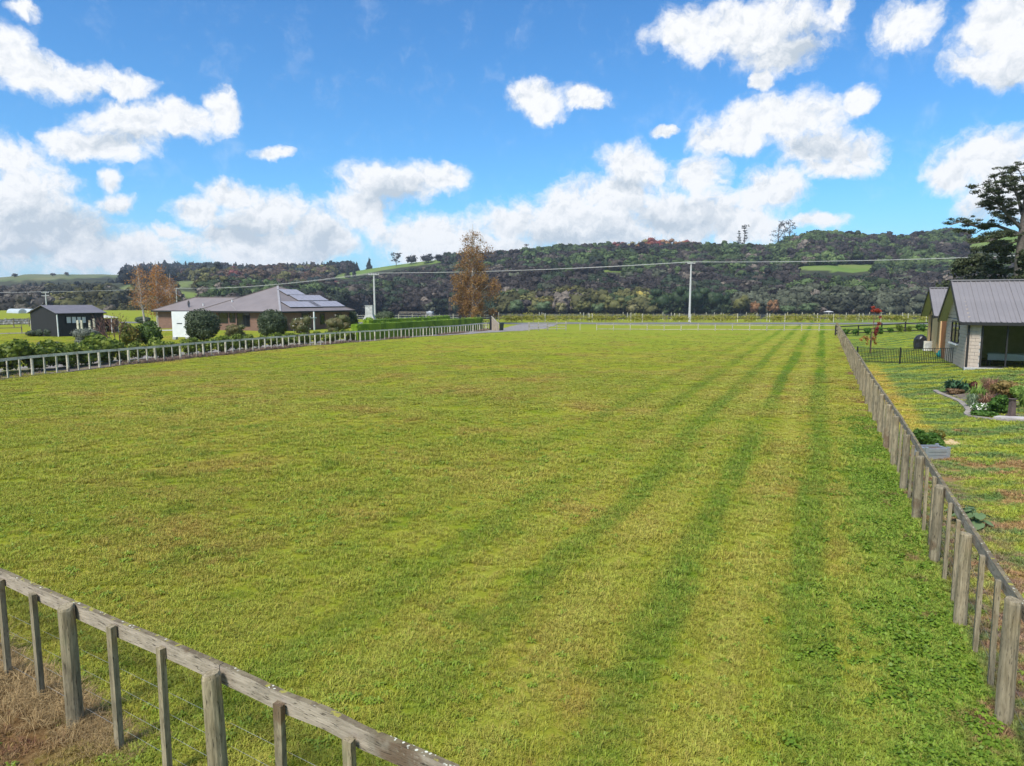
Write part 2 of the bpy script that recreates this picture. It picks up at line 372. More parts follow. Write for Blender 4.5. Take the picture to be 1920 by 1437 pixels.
def wood(name, c1, c2, lichen=.0, stretch=(9, 9, 1.), axis_top=True):
    m_, t, b, out = nmat(name)
    co = t.node('ShaderNodeTexCoord').outputs['Object']; oi = t.node('ShaderNodeObjectInfo').outputs['Random']
    off = t.vm('ADD', co, t.comb(t.m('MULTIPLY', oi, 37.), t.m('MULTIPLY', oi, 91.), t.m('MULTIPLY', oi, 53.)))
    v = t.vm('MULTIPLY', off, stretch)
    n1 = t.noise(v, 3., 7, .65); n2 = t.noise(off, 2.2, 4, .6); n3 = t.noise(v, 9., 5, .7)
    c = t.mix(t.mr(n1, .3, .7), c1, c2)
    c = t.mix(t.mr(n2, .48, .75, 0, .6), c, (.085, .075, .055))
    c = t.mix(t.mr(n2, .42, .2, 0, .6), c, (.17, .19, .10))
    c = t.mix(t.mr(t.noise(off, 1.3, 5, .6), .60, .68, 0, .7), c, (.12, .07, .04))
    c = t.mix(t.mr(t.noise(t.vm('MULTIPLY', off, tuple(q*2.5 for q in stretch)), 4., 3, .5), .60, .66, 0, .75), c, (.035, .028, .02))
    c = t.mix(t.mr(n3, .62, .72, 0, .6), c, (.06, .05, .04))
    c = t.mix(1., c, t.mix(oi, (.86, .86, .86), (1.12, 1.1, 1.06)), 'MULTIPLY')
    if lichen:
        nz = t.sep(t.node('ShaderNodeNewGeometry').outputs['Normal'])[2]; top = t.mr(nz, .6, .9)
        c = t.mix(t.m('MULTIPLY', top, .8), c, t.mix(t.mr(t.noise(off, 7, 5, .7), .4, .6), (.085, .062, .03), (.17, .14, .075)))
        vo = t.node('ShaderNodeTexVoronoi'); t.put(vo.inputs['Vector'], t.vm('ADD', off, t.vm('SCALE', t.noise(off, 30, 2, out='Color'), .02))); vo.inputs['Scale'].default_value = 26
        spot = t.m('MULTIPLY', t.mr(vo.outputs['Distance'], .30, .2), t.mr(t.noise(off, 5, 3), .5, .6))
        c = t.mix(t.m('MULTIPLY', spot, t.m('MAXIMUM', top, .12)), c, (.62, .62, .5))
        c = t.mix(t.m('MULTIPLY', top, t.mr(t.noise(off, 11, 3), .58, .66, 0, .8)), c, (.33, .30, .05))
    t.put(b.inputs['Base Color'], c); b.inputs['Roughness'].default_value = .85; b.inputs['Specular IOR Level'].default_value = .2
    bn = t.node('ShaderNodeBump'); bn.inputs['Strength'].default_value = .8; bn.inputs['Distance'].default_value = .008
    t.put(bn.inputs['Height'], t.m('ADD', n1, t.m('MULTIPLY', n3, .6))); t.l.new(bn.outputs[0], b.inputs['Normal'])
    return m_
M_post = wood('weathered_post', (.34, .285, .19), (.165, .135, .082))
M_rail = wood('weathered_rail', (.44, .37, .295), (.26, .215, .165), lichen=1., stretch=(9, 1., 9))
M_postw = wood('pale_post', (.68, .64, .52), (.48, .45, .35))
M_railw = wood('pale_rail', (.80, .75, .66), (.60, .56, .47), lichen=.5, stretch=(9, 1., 9))
M_postm = wood('mid_post', (.52, .47, .38), (.36, .325, .26))
M_wire = plain('wire', (.32, .32, .31), .45, metal=.6)
M_dark = plain('dark_stain', (.018, .016, .015), .6, .3, 8)
M_conc = plain('concrete', (.46, .45, .43), .8, .25, 4, .3, 30)
M_gravel = plain('gravel', (.27, .245, .235), .9, .3, 2.5, .8, 40, col2=(.17, .15, .14))
M_mulch = plain('mulch', (.20, .155, .13), .95, .4, 3, 1., 30, col2=(.10, .075, .06))
M_road = plain('asphalt', (.15, .145, .145), .85, .2, .8, .3, 60)
M_white = plain('white_paint', (.74, .74, .72), .5, .06, 2)
M_glass = plain('dark_glass', (.012, .014, .015), .06, .1, 2, spec=.8)
M_bark = plain('bark', (.12, .10, .085), .9, .4, 6, .8, 25)
M_birch = plain('birch_bark', (.62, .58, .52), .8, .35, 5, .4, 25, col2=(.28, .22, .18))
# ------------------------------------------------------------------ ground, water, roads
def grid_sheet(name, xs, ys, mat, dz=0., mask=None):
    X, Y = np.meshgrid(xs, ys); Zz = zg(X, Y) + dz
    V = np.stack([X, Y, Zz], -1).reshape(-1, 3); nx = len(xs); I = np.arange(len(ys)-1)[:, None]*nx + np.arange(nx-1)[None]
    F = np.stack([I, I+1, I+nx+1, I+nx], -1).reshape(-1, 4)
    me = arr_mesh(name, V, F); me.polygons.foreach_set('use_smooth', [True]*len(F))
    o = link(name, me, None, [mat]); return tag(o, kind='structure')
xs = np.concatenate([-np.geomspace(2500, 90, 14), np.arange(-85, 111, 1.), np.geomspace(115, 2500, 14)])
ys = np.concatenate([-np.geomspace(2500, 25, 10), np.arange(-20, 176, 1.), np.geomspace(180, 900, 16)])
grid_sheet('ground', xs, ys, M_turf)

m_, t, b, out = nmat('lake_water')
b.inputs['Base Color'].default_value = (.012, .018, .022, 1); b.inputs['Roughness'].default_value = .05; b.inputs['IOR'].default_value = 1.33
bn = t.node('ShaderNodeBump'); bn.inputs['Strength'].default_value = .25; bn.inputs['Distance'].default_value = .3
t.put(bn.inputs['Height'], t.noise(t.vm('MULTIPLY', t.node('ShaderNodeNewGeometry').outputs['Position'], (.25, .8, 1)), 1.2, 4, .6)); t.l.new(bn.outputs[0], b.inputs['Normal'])
o = MB().quad((-900, 150, -3.), (900, 150, -3.), (900, 700, -3.), (-900, 700, -3.)).build('lake', m_); tag(o, kind='structure')

def strip(name, pts, wd, mat, dz, kind='structure', th=None, parent=None, wl=None):
    """a ribbon following the ground; pts = centre line"""
    P = []
    for a, b_ in zip(pts[:-1], pts[1:]):
        a = Vector(a[:2]); b_ = Vector(b_[:2]); n = max(1, int((b_-a).length/1.0))
        P += [a.lerp(b_, i/n) for i in range(n)]
    P.append(Vector(pts[-1][:2])); m__ = MB(); V = []; F = []; K = 3
    for i, p in enumerate(P):
        tt = (P[min(i+1, len(P)-1)]-P[max(i-1, 0)]).normalized(); nn = Vector((-tt.y, tt.x))
        for k in range(K+1):
            q = p + nn*wd*(.5-k/K); z = zgf(q.x, q.y); V.append((q.x, q.y, z+dz))
        if i:
            o0 = (i-1)*(K+1)
            for k in range(K): F.append((o0+k, o0+k+1, o0+K+1+k+1, o0+K+1+k))
    if th:      # real thickness: walls round the edge
        n = len(V); V += [(x, y, z-th) for x, y, z in V]; r_ = len(P)
        for i in range(r_-1):
            a0, a1 = i*(K+1), (i+1)*(K+1); F.append((a0, a1, a1+n, a0+n)); c0, c1 = a0+K, a1+K; F.append((c1, c0, c0+n, c1+n))
        F.append((0, n, n+K, K)); e = (r_-1)*(K+1); F.append((e, e+K, e+K+n, e+n))
    m__.add(V, F); o = m__.build(name, mat, parent)
    if kind: tag(o, kind=kind)
    return o

# left boundary line (base of the fence, as unprojected ground points)
LB = [(0,712),(45,704.5),(183,692),(296,677),(391,668),(510,655.5),(577,649),(636,643),(688,640),(738,637),(777,632.5),(842,627),(907,621),(935,618)]
LFP = [G(*p) for p in LB]
# extend beyond the frame at the near end
dv = (LFP[0]-LFP[3]).normalized(); LFP = [LFP[0]+dv*16, LFP[0]+dv*8] + LFP
for _ in range(2): LFP = [LFP[0]] + [(LFP[i-1]+LFP[i]*2+LFP[i+1])/4 for i in range(1, len(LFP)-1)] + [LFP[-1]]
def offset_line(P, d_):
    Q = []
    for i, p in enumerate(P):
        tt = (P[min(i+1, len(P)-1)]-P[max(i-1, 0)]); tt.z = 0; tt.normalize(); Q.append(Vector((p.x - tt.y*d_, p.y + tt.x*d_, 0)))
    return Q
def along(P, step, start=0.):
    P = [Vector((p[0], p[1], 0)) for p in P]; out = []; dist = start; acc = 0
    for a, b_ in zip(P[:-1], P[1:]):
        L = (b_-a).length
        while dist <= acc+L:
            out.append((a.lerp(b_, (dist-acc)/L), (b_-a).normalized())); dist += step
        acc += L
    return out
strip('mulch_strip', offset_line(LFP, .9), 2.4, M_mulch, .02)
strip('driveway', offset_line(LFP, 3.6)[:-3], 2.6, M_gravel, .024)
RC = P0 + D*96.5                                    # far corner of the right fence
gp = G(1000, 617)
strip('driveway_entrance', [offset_line(LFP, 3.2)[-4], Vector((-1.5, 96, 0)), Vector((2, 104, 0)), Vector((5, 122, 0))], 6.5, M_gravel, .028)
strip('road', [Vector((-90, 132, 0)), Vector((-20, 127, 0)), Vector((130, 124, 0))], 9., M_road, .032)
strip('back_drive', [G(-60, 627), G(0, 626), G(40, 625), G(75, 624)], 2.6, M_gravel, .024)
strip('patio', [G(170, 622), G(345, 619)], 3.0, M_conc, .03)

# ------------------------------------------------------------------ hills
kk = np.linspace(-1.35, 1.35, 380); tt_ = np.concatenate([np.linspace(0, 1.05, 90), np.linspace(1.1, 1.6, 8)])
Kg, Tg = np.meshgrid(kk, tt_); pxg = 960+FPX*Kg
Y0g = np.interp(pxg, TPX, TY0)-25; YRg = np.interp(pxg, TPX, TYR); Yg = Y0g + (YRg-Y0g)*Tg; Xg = Kg*Yg; Zg = hill(Kg, Yg)
V = np.stack([Xg, Yg, Zg], -1).reshape(-1, 3); nx = len(kk); I = np.arange(len(tt_)-1)[:, None]*nx + np.arange(nx-1)[None]
F = np.stack([I, I+1, I+nx+1, I+nx], -1).reshape(-1, 4)
me = arr_mesh('hills', V, F); me.polygons.foreach_set('use_smooth', [True]*len(F))
MEADOW = [[(-20,496),(60,496),(222,496),(236,518),(120,524),(0,528),(-20,528)], [(226,538),(262,530),(266,553),(216,553)], [(322,528),(372,526),(352,541),(322,541)],
 [(340,547),(392,549),(385,558),(330,558)], [(612,520),(660,510),(700,503),(740,496),(790,490),(835,485),(842,491),(750,502),(690,512),(650,523)],
 [(1470,501),(1560,497),(1648,496),(1648,506),(1600,512),(1495,506)], [(1655,503),(1682,503),(1682,516),(1655,512)], [(1808,446),(1850,436),(1925,428),(1925,476),(1800,468)], [(1040,503),(1180,509),(1180,512),(1040,506)]]
def inpoly(x, y, poly):
    x = np.asarray(x, float); y = np.asarray(y, float); c = np.zeros(x.shape, bool); n = len(poly)
    for i in range(n):
        x1, y1 = poly[i]; x2, y2 = poly[(i+1) % n]
        if y1 == y2: continue
        c ^= ((y1 > y) != (y2 > y)) & (x < (x2-x1)*(y-y1)/(y2-y1)+x1)
    return c
def project(X, Y, Z_):
    zc = Y*math.cos(PITCH) - (Z_-CAMZ)*math.sin(PITCH); yc = (Z_-CAMZ)*math.cos(PITCH) + Y*math.sin(PITCH)
    return 960+FPX*X/zc, 718.5-FPX*yc/zc
pX, pY = project(V[:, 0], V[:, 1], V[:, 2])
md = np.zeros(len(V), bool)
for P in MEADOW: md |= inpoly(pX, pY, [(x, y) for x, y in P])
at = me.attributes.new('pasture', 'FLOAT', 'POINT'); at.data.foreach_set('value', md.astype(np.float32))
m_, t, b, out = nmat('hillside')
pa = t.node('ShaderNodeAttribute', attribute_name='pasture').outputs['Fac']; pos = t.node('ShaderNodeNewGeometry').outputs['Position']
c = t.mix(t.mr(t.noise(pos, .02, 5), .35, .65), (.030, .034, .020), (.055, .060, .030))
c = t.mix(pa, c, t.mix(t.mr(t.sep(pos)[0], -150., -400.), t.mix(t.mr(t.noise(pos, .03, 4), .35, .65), (.11, .18, .03), (.15, .19, .05)), t.mix(t.mr(t.noise(pos, .015, 5), .35, .65), (.10, .13, .05), (.15, .155, .075))))  # far-left pasture duller: haze and drier grass both put into its colour
t.put(b.inputs['Base Color'], c); b.inputs['Roughness'].default_value = .9; b.inputs['Specular IOR Level'].default_value = .1
tag(link('hills', me, None, [m_]), kind='structure')

# ------------------------------------------------------------------ foliage
def leaf_cloud(blobs, n, size, seed=0, core=True, flat=.0, aspect=1.5, droop=0., shell=.55):
    """n leaf quads in a union of ellipsoid blobs (x, y, z, rx, ry, rz); returns V, F arrays"""
    rng = np.random.default_rng(seed); B = np.asarray(blobs, float)
    wts = (B[:, 3]*B[:, 4]*B[:, 5])**(2/3); idx = rng.choice(len(B), n, p=wts/wts.sum())
    dirs = rng.normal(size=(n, 3)); dirs /= np.linalg.norm(dirs, axis=1)[:, None]
    rad = (shell + (1.06-shell)*rng.random(n))[:, None]
    c = B[idx, :3] + dirs*rad*B[idx, 3:]
    nrm = dirs*.7 + rng.normal(size=(n, 3))*.55; nrm[:, 2] += flat; nrm /= np.linalg.norm(nrm, axis=1)[:, None]
    a = np.cross(nrm, rng.normal(size=(n, 3))); a[:, 2] -= droop; a /= np.linalg.norm(a, axis=1)[:, None]; b_ = np.cross(nrm, a); b_ /= np.linalg.norm(b_, axis=1)[:, None]
    s = size*(.6+.8*rng.random(n))[:, None]
    q = np.stack([c-a*s*aspect/2, c+b_*s/2+a*s*.1, c+a*s*aspect/2, c-b_*s/2+a*s*.1], 1)
    V = q.reshape(-1, 3); F = np.arange(n*4).reshape(-1, 4)
    if core:
        Vs = [V]; Fs = [F]; o0 = len(V)
        th = np.linspace(0, math.pi, 5); ph = np.linspace(0, 2*math.pi, 8, endpoint=False)
        S = np.array([[math.sin(a_)*math.cos(p_), math.sin(a_)*math.sin(p_), math.cos(a_)] for a_ in th for p_ in ph])
        Fi = np.array([[i*8+j, i*8+(j+1) % 8, (i+1)*8+(j+1) % 8, (i+1)*8+j] for i in range(4) for j in range(8)])
        for bb in B:
            Vs.append(bb[:3] + S*bb[3:]*(shell+.18)*(1+rng.normal(size=(len(S), 1))*.06)); Fs.append(Fi+o0); o0 += len(S)
        V = np.concatenate(Vs); F = np.concatenate(Fs)
    return V, F
def scatter(name, P, rot, scl, idx, protos, mat=None, tint=None, kind='stuff', label=None, cat=None, parent=None):
    P = np.asarray(P, np.float32); n = len(P)
    me = bpy.data.meshes.new(name); me.vertices.add(n); me.vertices.foreach_set('co', P.ravel()); me.update()
    def attr(nm, ty, arr, key):
        a = me.attributes.new(nm, ty, 'POINT'); a.data.foreach_set(key, np.asarray(arr).ravel())
    attr('turn', 'FLOAT_VECTOR', np.asarray(rot, np.float32), 'vector'); attr('size', 'FLOAT_VECTOR', np.asarray(scl, np.float32), 'vector')
    attr('which', 'INT', np.asarray(idx, np.int32), 'value')
    if tint is not None: attr('tint', 'FLOAT_VECTOR', np.asarray(tint, np.float32), 'vector')
    col = bpy.data.collections.new(name+'_sources')
    for p in protos: col.objects.link(p)
    o = bpy.data.objects.new(name, me); C.objects.link(o)
    if parent: o.parent = parent
    if mat: me.materials.append(mat)
    ng = bpy.data.node_groups.new(name, 'GeometryNodeTree'); ng.interface.new_socket('Geometry', in_out='INPUT', socket_type='NodeSocketGeometry'); ng.interface.new_socket('Geometry', in_out='OUTPUT', socket_type='NodeSocketGeometry')
    N = ng.nodes; gi = N.new('NodeGroupInput'); go = N.new('NodeGroupOutput'); ip = N.new('GeometryNodeInstanceOnPoints'); ci = N.new('GeometryNodeCollectionInfo')
    ci.inputs['Collection'].default_value = col; ci.inputs['Separate Children'].default_value = True; ci.inputs['Reset Children'].default_value = True
    ng.links.new(gi.outputs[0], ip.inputs['Points']); ng.links.new(ci.outputs[0], ip.inputs['Instance']); ip.inputs['Pick Instance'].default_value = True
    for nm, ty, sk in (('turn', 'FLOAT_VECTOR', 'Rotation'), ('size', 'FLOAT_VECTOR', 'Scale'), ('which', 'INT', 'Instance Index')):
        na = N.new('GeometryNodeInputNamedAttribute'); na.data_type = ty; na.inputs['Name'].default_value = nm
        ng.links.new([q for q in na.outputs if q.enabled and q.name == 'Attribute'][0], ip.inputs[sk])
    ng.links.new(ip.outputs[0], go.inputs[0])
    md_ = o.modifiers.new('scatter', 'NODES'); md_.node_group = ng
    return tag(o, kind=kind, label=label, cat=cat)
def proto(name, VF, mat):
    me = arr_mesh(name, *VF); me.materials.append(mat); return bpy.data.objects.new(name, me)

rng = np.random.default_rng(11)
M_forest = leafmat('forest_foliage', [(.4, .4, .4), (.8, .8, .8), (1.1, 1.1, 1.1), (1.7, 1.7, 1.6)], .15, .8, .5, tint=True)
def crown_blobs(seed, kind):
    r = random.Random(seed); out = []
    if kind == 'round':
        out.append((0, 0, .45, .42, .42, .38))
        for i in range(9):
            a = r.uniform(0, 6.28); q = r.uniform(.18, .36); h = r.uniform(.30, .78); s = r.uniform(.14, .24)
            out.append((math.cos(a)*q, math.sin(a)*q, h, s, s, s*.85))
    elif kind == 'cone':
        for i in range(7):
            f = i/6; s = .30*(1-f)+.05; out.append((r.uniform(-.04, .04), r.uniform(-.04, .04), .1+f*.82, s, s, .13))
    else:
        for i in range(7):
            a = r.uniform(0, 6.28); q = r.uniform(.1, .32); h = r.uniform(.35, .9); s = r.uniform(.12, .2)
            out.append((math.cos(a)*q, math.sin(a)*q, h, s, s, s))
    return out
forest_protos = [proto('forest_tree.%03d' % i, leaf_cloud(crown_blobs(40+i, k), n, sz, 60+i, shell=.75), M_forest)
                 for i, (k, n, sz) in enumerate([('round', 420, .085), ('round', 420, .085), ('round', 380, .095), ('loose', 380, .07), ('cone', 300, .075), ('round', 420, .08)])]
# candidate positions, denser near the shore
N = 30000
pxs = rng.uniform(-520, 2450, N); tq = rng.random(N)**1.15*1.07
y0 = np.interp(pxs, TPX, TY0); yr = np.interp(pxs, TPX, TYR); Yc = y0 + (yr-y0)*tq; kx = (pxs-960)/FPX; Xc = kx*Yc
Zc = hill(kx, Yc)
hgt = (5.+5.5*vnoise(Xc, Yc, 60, 9)+rng.random(N)**2.2*8.5)*np.interp(Yc, [300, 700, 1600], [.85, 1., 1.6])
p1x, p1y = project(Xc, Yc, Zc); p2x, p2y = project(Xc, Yc, Zc+hgt*.85); p3x, p3y = project(Xc, Yc, Zc+hgt*.45)
bad = np.zeros(N, bool)
for fh in np.linspace(0, 1.05, 9):
    qx, qy = project(Xc, Yc, Zc+hgt*fh)
    for P in MEADOW: bad |= inpoly(qx, qy, P)
outv = (pxs < -60) | (pxs > 1990)
# keep probability: constant overlap
dens_need = np.interp(Yc, [300, 700, 1600], [1., .95, .6])
keep = ~bad & (Zc > -3.2) & (rng.random(N) < dens_need) & ~(outv & (rng.random(N) < .5))
# regional colour
def pal(*c): return np.array(c, float)
BROWN, DGREEN, MGREEN, LGREEN, OLIVE, YEL, ORG, RED, PINE, GREYG, RUST = [np.array(c) for c in
 [(.040, .034, .030), (.028, .044, .022), (.058, .088, .030), (.095, .135, .045), (.10, .10, .034), (.24, .20, .05), (.27, .12, .045), (.24, .05, .045), (.020, .032, .030), (.072, .082, .050), (.085, .058, .038)]]
n1 = vnoise(Xc, Yc, 55, 1); n2 = vnoise(Xc, Yc, 24, 2); r1 = rng.random(N)
col = np.empty((N, 3)); col[:] = DGREEN
def setc(mask, c): col[mask] = c
mix_ = n1*.55+n2*.25+r1*.35
setc(mix_ < .58, BROWN); setc((mix_ >= .58) & (mix_ < .72), DGREEN); setc((mix_ >= .72) & (mix_ < .92), MGREEN); setc(mix_ >= .92, LGREEN)
setc((r1 > .955), GREYG)
up_ = (pxs > 1440) & (p2y < 492); setc(up_ & (mix_ > .50), MGREEN); setc(up_ & (mix_ > .72), LGREEN); 
up2 = (pxs > 940) & (pxs <= 1440) & (p2y < 500); setc(up2 & (mix_ > .62), MGREEN)
sh_ = (pxs > 940) & (pxs < 1210) & (p1y > 572); setc(sh_ & (mix_ > .35), OLIVE); setc(sh_ & (mix_ > .6), MGREEN); setc(sh_ & (r1 > .93), YEL)
sh2 = (pxs > 1370) & (p1y > 565); setc(sh2 & (mix_ > .5), GREYG)
cr = (pxs > 1145) & (pxs < 1312) & (p1y < 476); setc(cr, ORG); setc(cr & (r1 < .45), RED); setc(cr & (r1 > .75) & (pxs < 1260), YEL); setc((pxs > 1218) & (pxs < 1245) & cr, RED)
lf = (pxs < 345)
setc(lf & (p1y > 545), np.array((.050, .056, .036))); setc(lf & (p1y > 545) & (mix_ > .62), OLIVE*.75); setc(lf & (p1y <= 553) & (p1y > 518), PINE); setc(lf & (p1y <= 520), np.array((.07, .065, .05)))
setc((pxs < 95) & (p1y > 545), np.array((.075, .068, .055)))
au = (pxs >= 345) & (pxs < 640) & (p1y < 548) & (p1y > 512); setc(au & (mix_ > .33), RUST); setc(au & (mix_ > .58), OLIVE); setc(au & (r1 > .93), np.array((.13, .05, .045))); setc(au & (r1 < .2), PINE)
ridge_l = (pxs > 200) & (pxs < 700) & (p1y <= 515); setc(ridge_l, PINE); setc(ridge_l & (r1 > .7), BROWN)
bare_ = rng.random(N) > .955; setc(bare_ & (Yc < 900), np.array((.135, .115, .09)))
col *= 1.2*(.5+1.0*rng.random((N, 1)))*np.array([1.04, 1., 1.])
idx = rng.integers(0, 6, N); con = (lf & (p1y <= 553)) | ridge_l; idx[con & (r1 < .5)] = 4; idx[~con & (idx == 4)] = 0
wd = hgt*(.85+.5*rng.random(N)); wd[idx == 4] *= .75
P = np.stack([Xc, Yc, Zc-.12*hgt], -1)[keep]
rot = np.zeros((N, 3)); rot[:, 2] = rng.random(N)*6.28
sc_ = np.stack([wd, wd, hgt*1.05], -1)
scatter('forest', P, rot[keep], sc_[keep], idx[keep], forest_protos, M_forest, tint=col[keep], label='dense mixed forest of dark and green trees covering the hills beyond the lake')
print('forest', int(keep.sum()))

# ------------------------------------------------------------------ grass
def tuft(seed, nb, h, spread, wd, lean=.6, r0=.03):
    r = np.random.default_rng(seed); V = []; F = []
    for i in range(nb):
        a = r.uniform(0, 6.28); q = r.uniform(0, r0) if r0 > 0 else 0; x, y = math.cos(a)*q, math.sin(a)*q
        a2 = a + r.uniform(-.7, .7); hh = h*r.uniform(.5, 1.1); ln = spread*r.uniform(.3, 1.); w2 = wd*r.uniform(.7, 1.3)/2
        px_, py_ = -math.sin(a2)*w2, math.cos(a2)*w2; o0 = len(V)
        mx, my = x+math.cos(a2)*ln*.4, y+math.sin(a2)*ln*.4; tx, ty = x+math.cos(a2)*ln, y+math.sin(a2)*ln
        V += [(x-px_, y-py_, -.004), (x+px_, y+py_, -.004), (mx+px_*.9, my+py_*.9, hh*.7), (mx-px_*.9, my-py_*.9, hh*.7), (tx, ty, hh*(1-lean*.5*r.random()))]
        F += [(o0, o0+1, o0+2, o0+3), (o0+3, o0+2, o0+4, o0+4)]
    return V, F
def rosette(seed, nb, L, wd):
    r = np.random.default_rng(seed); V = []; F = []
    for i in range(nb):
        a = 6.28*i/nb + r.uniform(-.3, .3); l = L*r.uniform(.6, 1.1); c_, s_ = math.cos(a), math.sin(a); w2 = wd/2*r.uniform(.8, 1.2); o0 = len(V); hz = r.uniform(.02, .05)
        V += [(0, 0, .005), (c_*l*.5-s_*w2, s_*l*.5+c_*w2, hz), (c_*l, s_*l, hz*.6), (c_*l*.5+s_*w2, s_*l*.5-c_*w2, hz)]; F += [(o0, o0+1, o0+2, o0+3)]
    return V, F
def mesh_proto(name, VF, mat):
    me = bpy.data.meshes.new(name); F = [tuple(dict.fromkeys(f)) for f in VF[1]]; me.from_pydata([tuple(v) for v in VF[0]], [], F); me.update(); me.materials.append(mat)
    return bpy.data.objects.new(name, me)
def clump(seed, R_, n_t, nb, h, spread, wd):
    """a patch of several tufts"""
    r = np.random.default_rng(seed); V = []; F = []
    for i in range(n_t):
        a = r.uniform(0, 6.28); q = R_*math.sqrt(r.random()); v_, f_ = tuft(seed*50+i, nb, h*r.uniform(.6, 1.2), spread, wd)
        o0 = len(V); V += [(x+math.cos(a)*q, y+math.sin(a)*q, z) for x, y, z in v_]; F += [tuple(o0+k for k in f) for f in f_]
    return V, F
M_weed = leafmat('weed_leaf', [(.15, .22, .015), (.20, .28, .025), (.27, .34, .05)], .25, .5, 2.)
M_weedg = leafmat('blue_weed_leaf', [(.17, .23, .05), (.24, .30, .09)], .2, .5, 2.)
M_dry = leafmat('dry_stalk', [(.31, .20, .085), (.43, .31, .15), (.21, .12, .05)], .15, .7, 2.)
M_leafy = leafmat('ground_ivy_leaf', [(.08, .15, .012), (.15, .24, .02), (.25, .34, .035)], .3, .5, 1.5)
gp_ = [mesh_proto('grass_tuft.000', clump(1, .10, 7, 7, .050, .05, .006), M_blade), mesh_proto('grass_tuft.001', clump(2, .10, 6, 8, .065, .06, .007), M_blade),
       mesh_proto('grass_tuft.002', clump(3, .10, 8, 6, .038, .06, .006), M_blade), mesh_proto('grass_tuft.003', clump(4, .22, 16, 6, .055, .08, .013), M_blade),
       mesh_proto('grass_tuft.004', clump(5, .22, 16, 6, .045, .09, .014), M_blade), mesh_proto('grass_tuft.005', rosette(6, 11, .075, .022), M_weed), mesh_proto('grass_tuft.006', rosette(7, 10, .085, .022), M_weed)]
def in_view(x, y, mrg=60):
    px_, py_ = project(x, y, np.zeros_like(x)); return (px_ > -mrg) & (px_ < 1920+mrg) & (py_ < 1500)
Ps, Is, Ss = [], [], []
for (ya, yb, dn, big_, sc0) in [(2.8, 9, 230, 0, .9), (9, 15, 130, 0, 1.1), (15, 24, 60, 0, 1.4), (24, 40, 14, 1, 1.3), (40, 54, 7, 1, 1.2), (54, 70, 3.2, 1, 1.2), (70, 90, 1.3, 1, 1.2)]:
    half = yb*.80+2; n = int((yb-ya)*2*half*dn); x = rng.uniform(-half, half, n); y = rng.uniform(ya, yb, n)
    ok = in_view(x, y); x, y = x[ok], y[ok]
    u, v = uv(x, y); lo = np.zeros(len(x), bool)
    q = (x-NA.x)*NN.x + (y-NA.y)*NN.y; e = (x-NA.x)*ND.x + (y-NA.y)*ND.y
    dirt = (q < .25) & (q > -1.3) & (e < 2.6); k2 = ~(dirt & (rng.random(len(x)) < .85))
    pt = vnoise(x, y, 1.1, 4)*.6+vnoise(x, y, .35, 6)*.4; k2 &= rng.random(len(x)) < (.35+.9*pt)
    x, y, u, pt = x[k2], y[k2], u[k2], pt[k2]
    i_ = rng.integers(3, 5, len(x)) if big_ else rng.integers(0, 3, len(x))
    if not big_:
        rr = rng.random(len(x)); wn = vnoise(x, y, 1.6, 8); i_[(rr < .07*wn*wn*2)] = 5; i_[(rr > 1-.006)] = 6
    s_ = sc0*(.55+.75*pt+.3*rng.random(len(x)))
    Ps.append(np.stack([x, y, zg(x, y)], -1)); Is.append(i_); Ss.append(s_)
P = np.concatenate(Ps); I_ = np.concatenate(Is); S_ = np.concatenate(Ss); n = len(P); print('grass', n)
rot = np.zeros((n, 3)); rot[:, 2] = rng.random(n)*6.28
scatter('grass', P, rot, np.stack([S_, S_, S_*(.8+.4*rng.random(n))*np.interp(P[:, 1], [12, 40], [1., .55])], -1), I_, gp_, M_blade, label='short mown grass with weeds covering the paddock and lawn')
# leafy weeds along the right fence
pl_ = [mesh_proto('ground_ivy.%03d' % k, leaf_cloud([(0, 0, .05, .16, .16, .07)], 46, .05, 300+k, core=False, flat=.8, aspect=1.2, shell=.2), M_leafy) for k in range(3)]
n = 2600; v = rng.random(n)**1.3*22-3; u = -.12-np.abs(rng.normal(size=n))*.55*np.interp(v, [-2, 6, 22], [1.5, 1.2, .6]); kp = vnoise(u, v, 1.3, 5) + .25*rng.random(n) > .42
kp &= ~((v > 2.6) & (v < 4.6) & (rng.random(n) < .8))
u, v = u[kp], v[kp]; x = P0.x+RR.x*u+D.x*v; y = P0.y+RR.y*u+D.y*v; n = len(x); s = .25+.5*rng.random(n)
rot = np.zeros((n, 3)); rot[:, 2] = rng.random(n)*6.28
scatter('ground_ivy', np.stack([x, y, zg(x, y)], -1), rot, np.stack([s, s, s], -1), rng.integers(0, 3, n), pl_, M_leafy, label='bright leafy weeds creeping along the foot of the right fence')
# dry stalks by the near fence
dp = [mesh_proto('dry_grass.%03d' % k, tuft(500+k, 26, .34, .38, .006, 1.4, .06), M_dry) for k in range(3)]
n = 1300; e = rng.uniform(-2.5, 3.2, n); q = -.02+rng.normal(size=n)*.13; 
e2 = rng.uniform(-2., 2.9, n//3); q2 = rng.uniform(-1.3, -.1, n//3); e = np.concatenate([e, e2]); q = np.concatenate([q, q2]); n = len(e)
x = NA.x+ND.x*e+NN.x*q; y = NA.y+ND.y*e+NN.y*q; s = (.35+.6*rng.random(n))*np.interp(e, [-2, 1.8, 3.2], [1.15, .8, .3]); s[-len(e2):] *= .45
rot = np.zeros((n, 3)); rot[:, 2] = rng.random(n)*6.28; rot[:, :2] = rng.normal(size=(n, 2))*.3
scatter('dry_grass', np.stack([x, y, zg(x, y)], -1), rot, np.stack([s, s, s*.8], -1), rng.integers(0, 3, n), dp, M_dry, label='dry brown dead grass piled against the foot of the near fence')
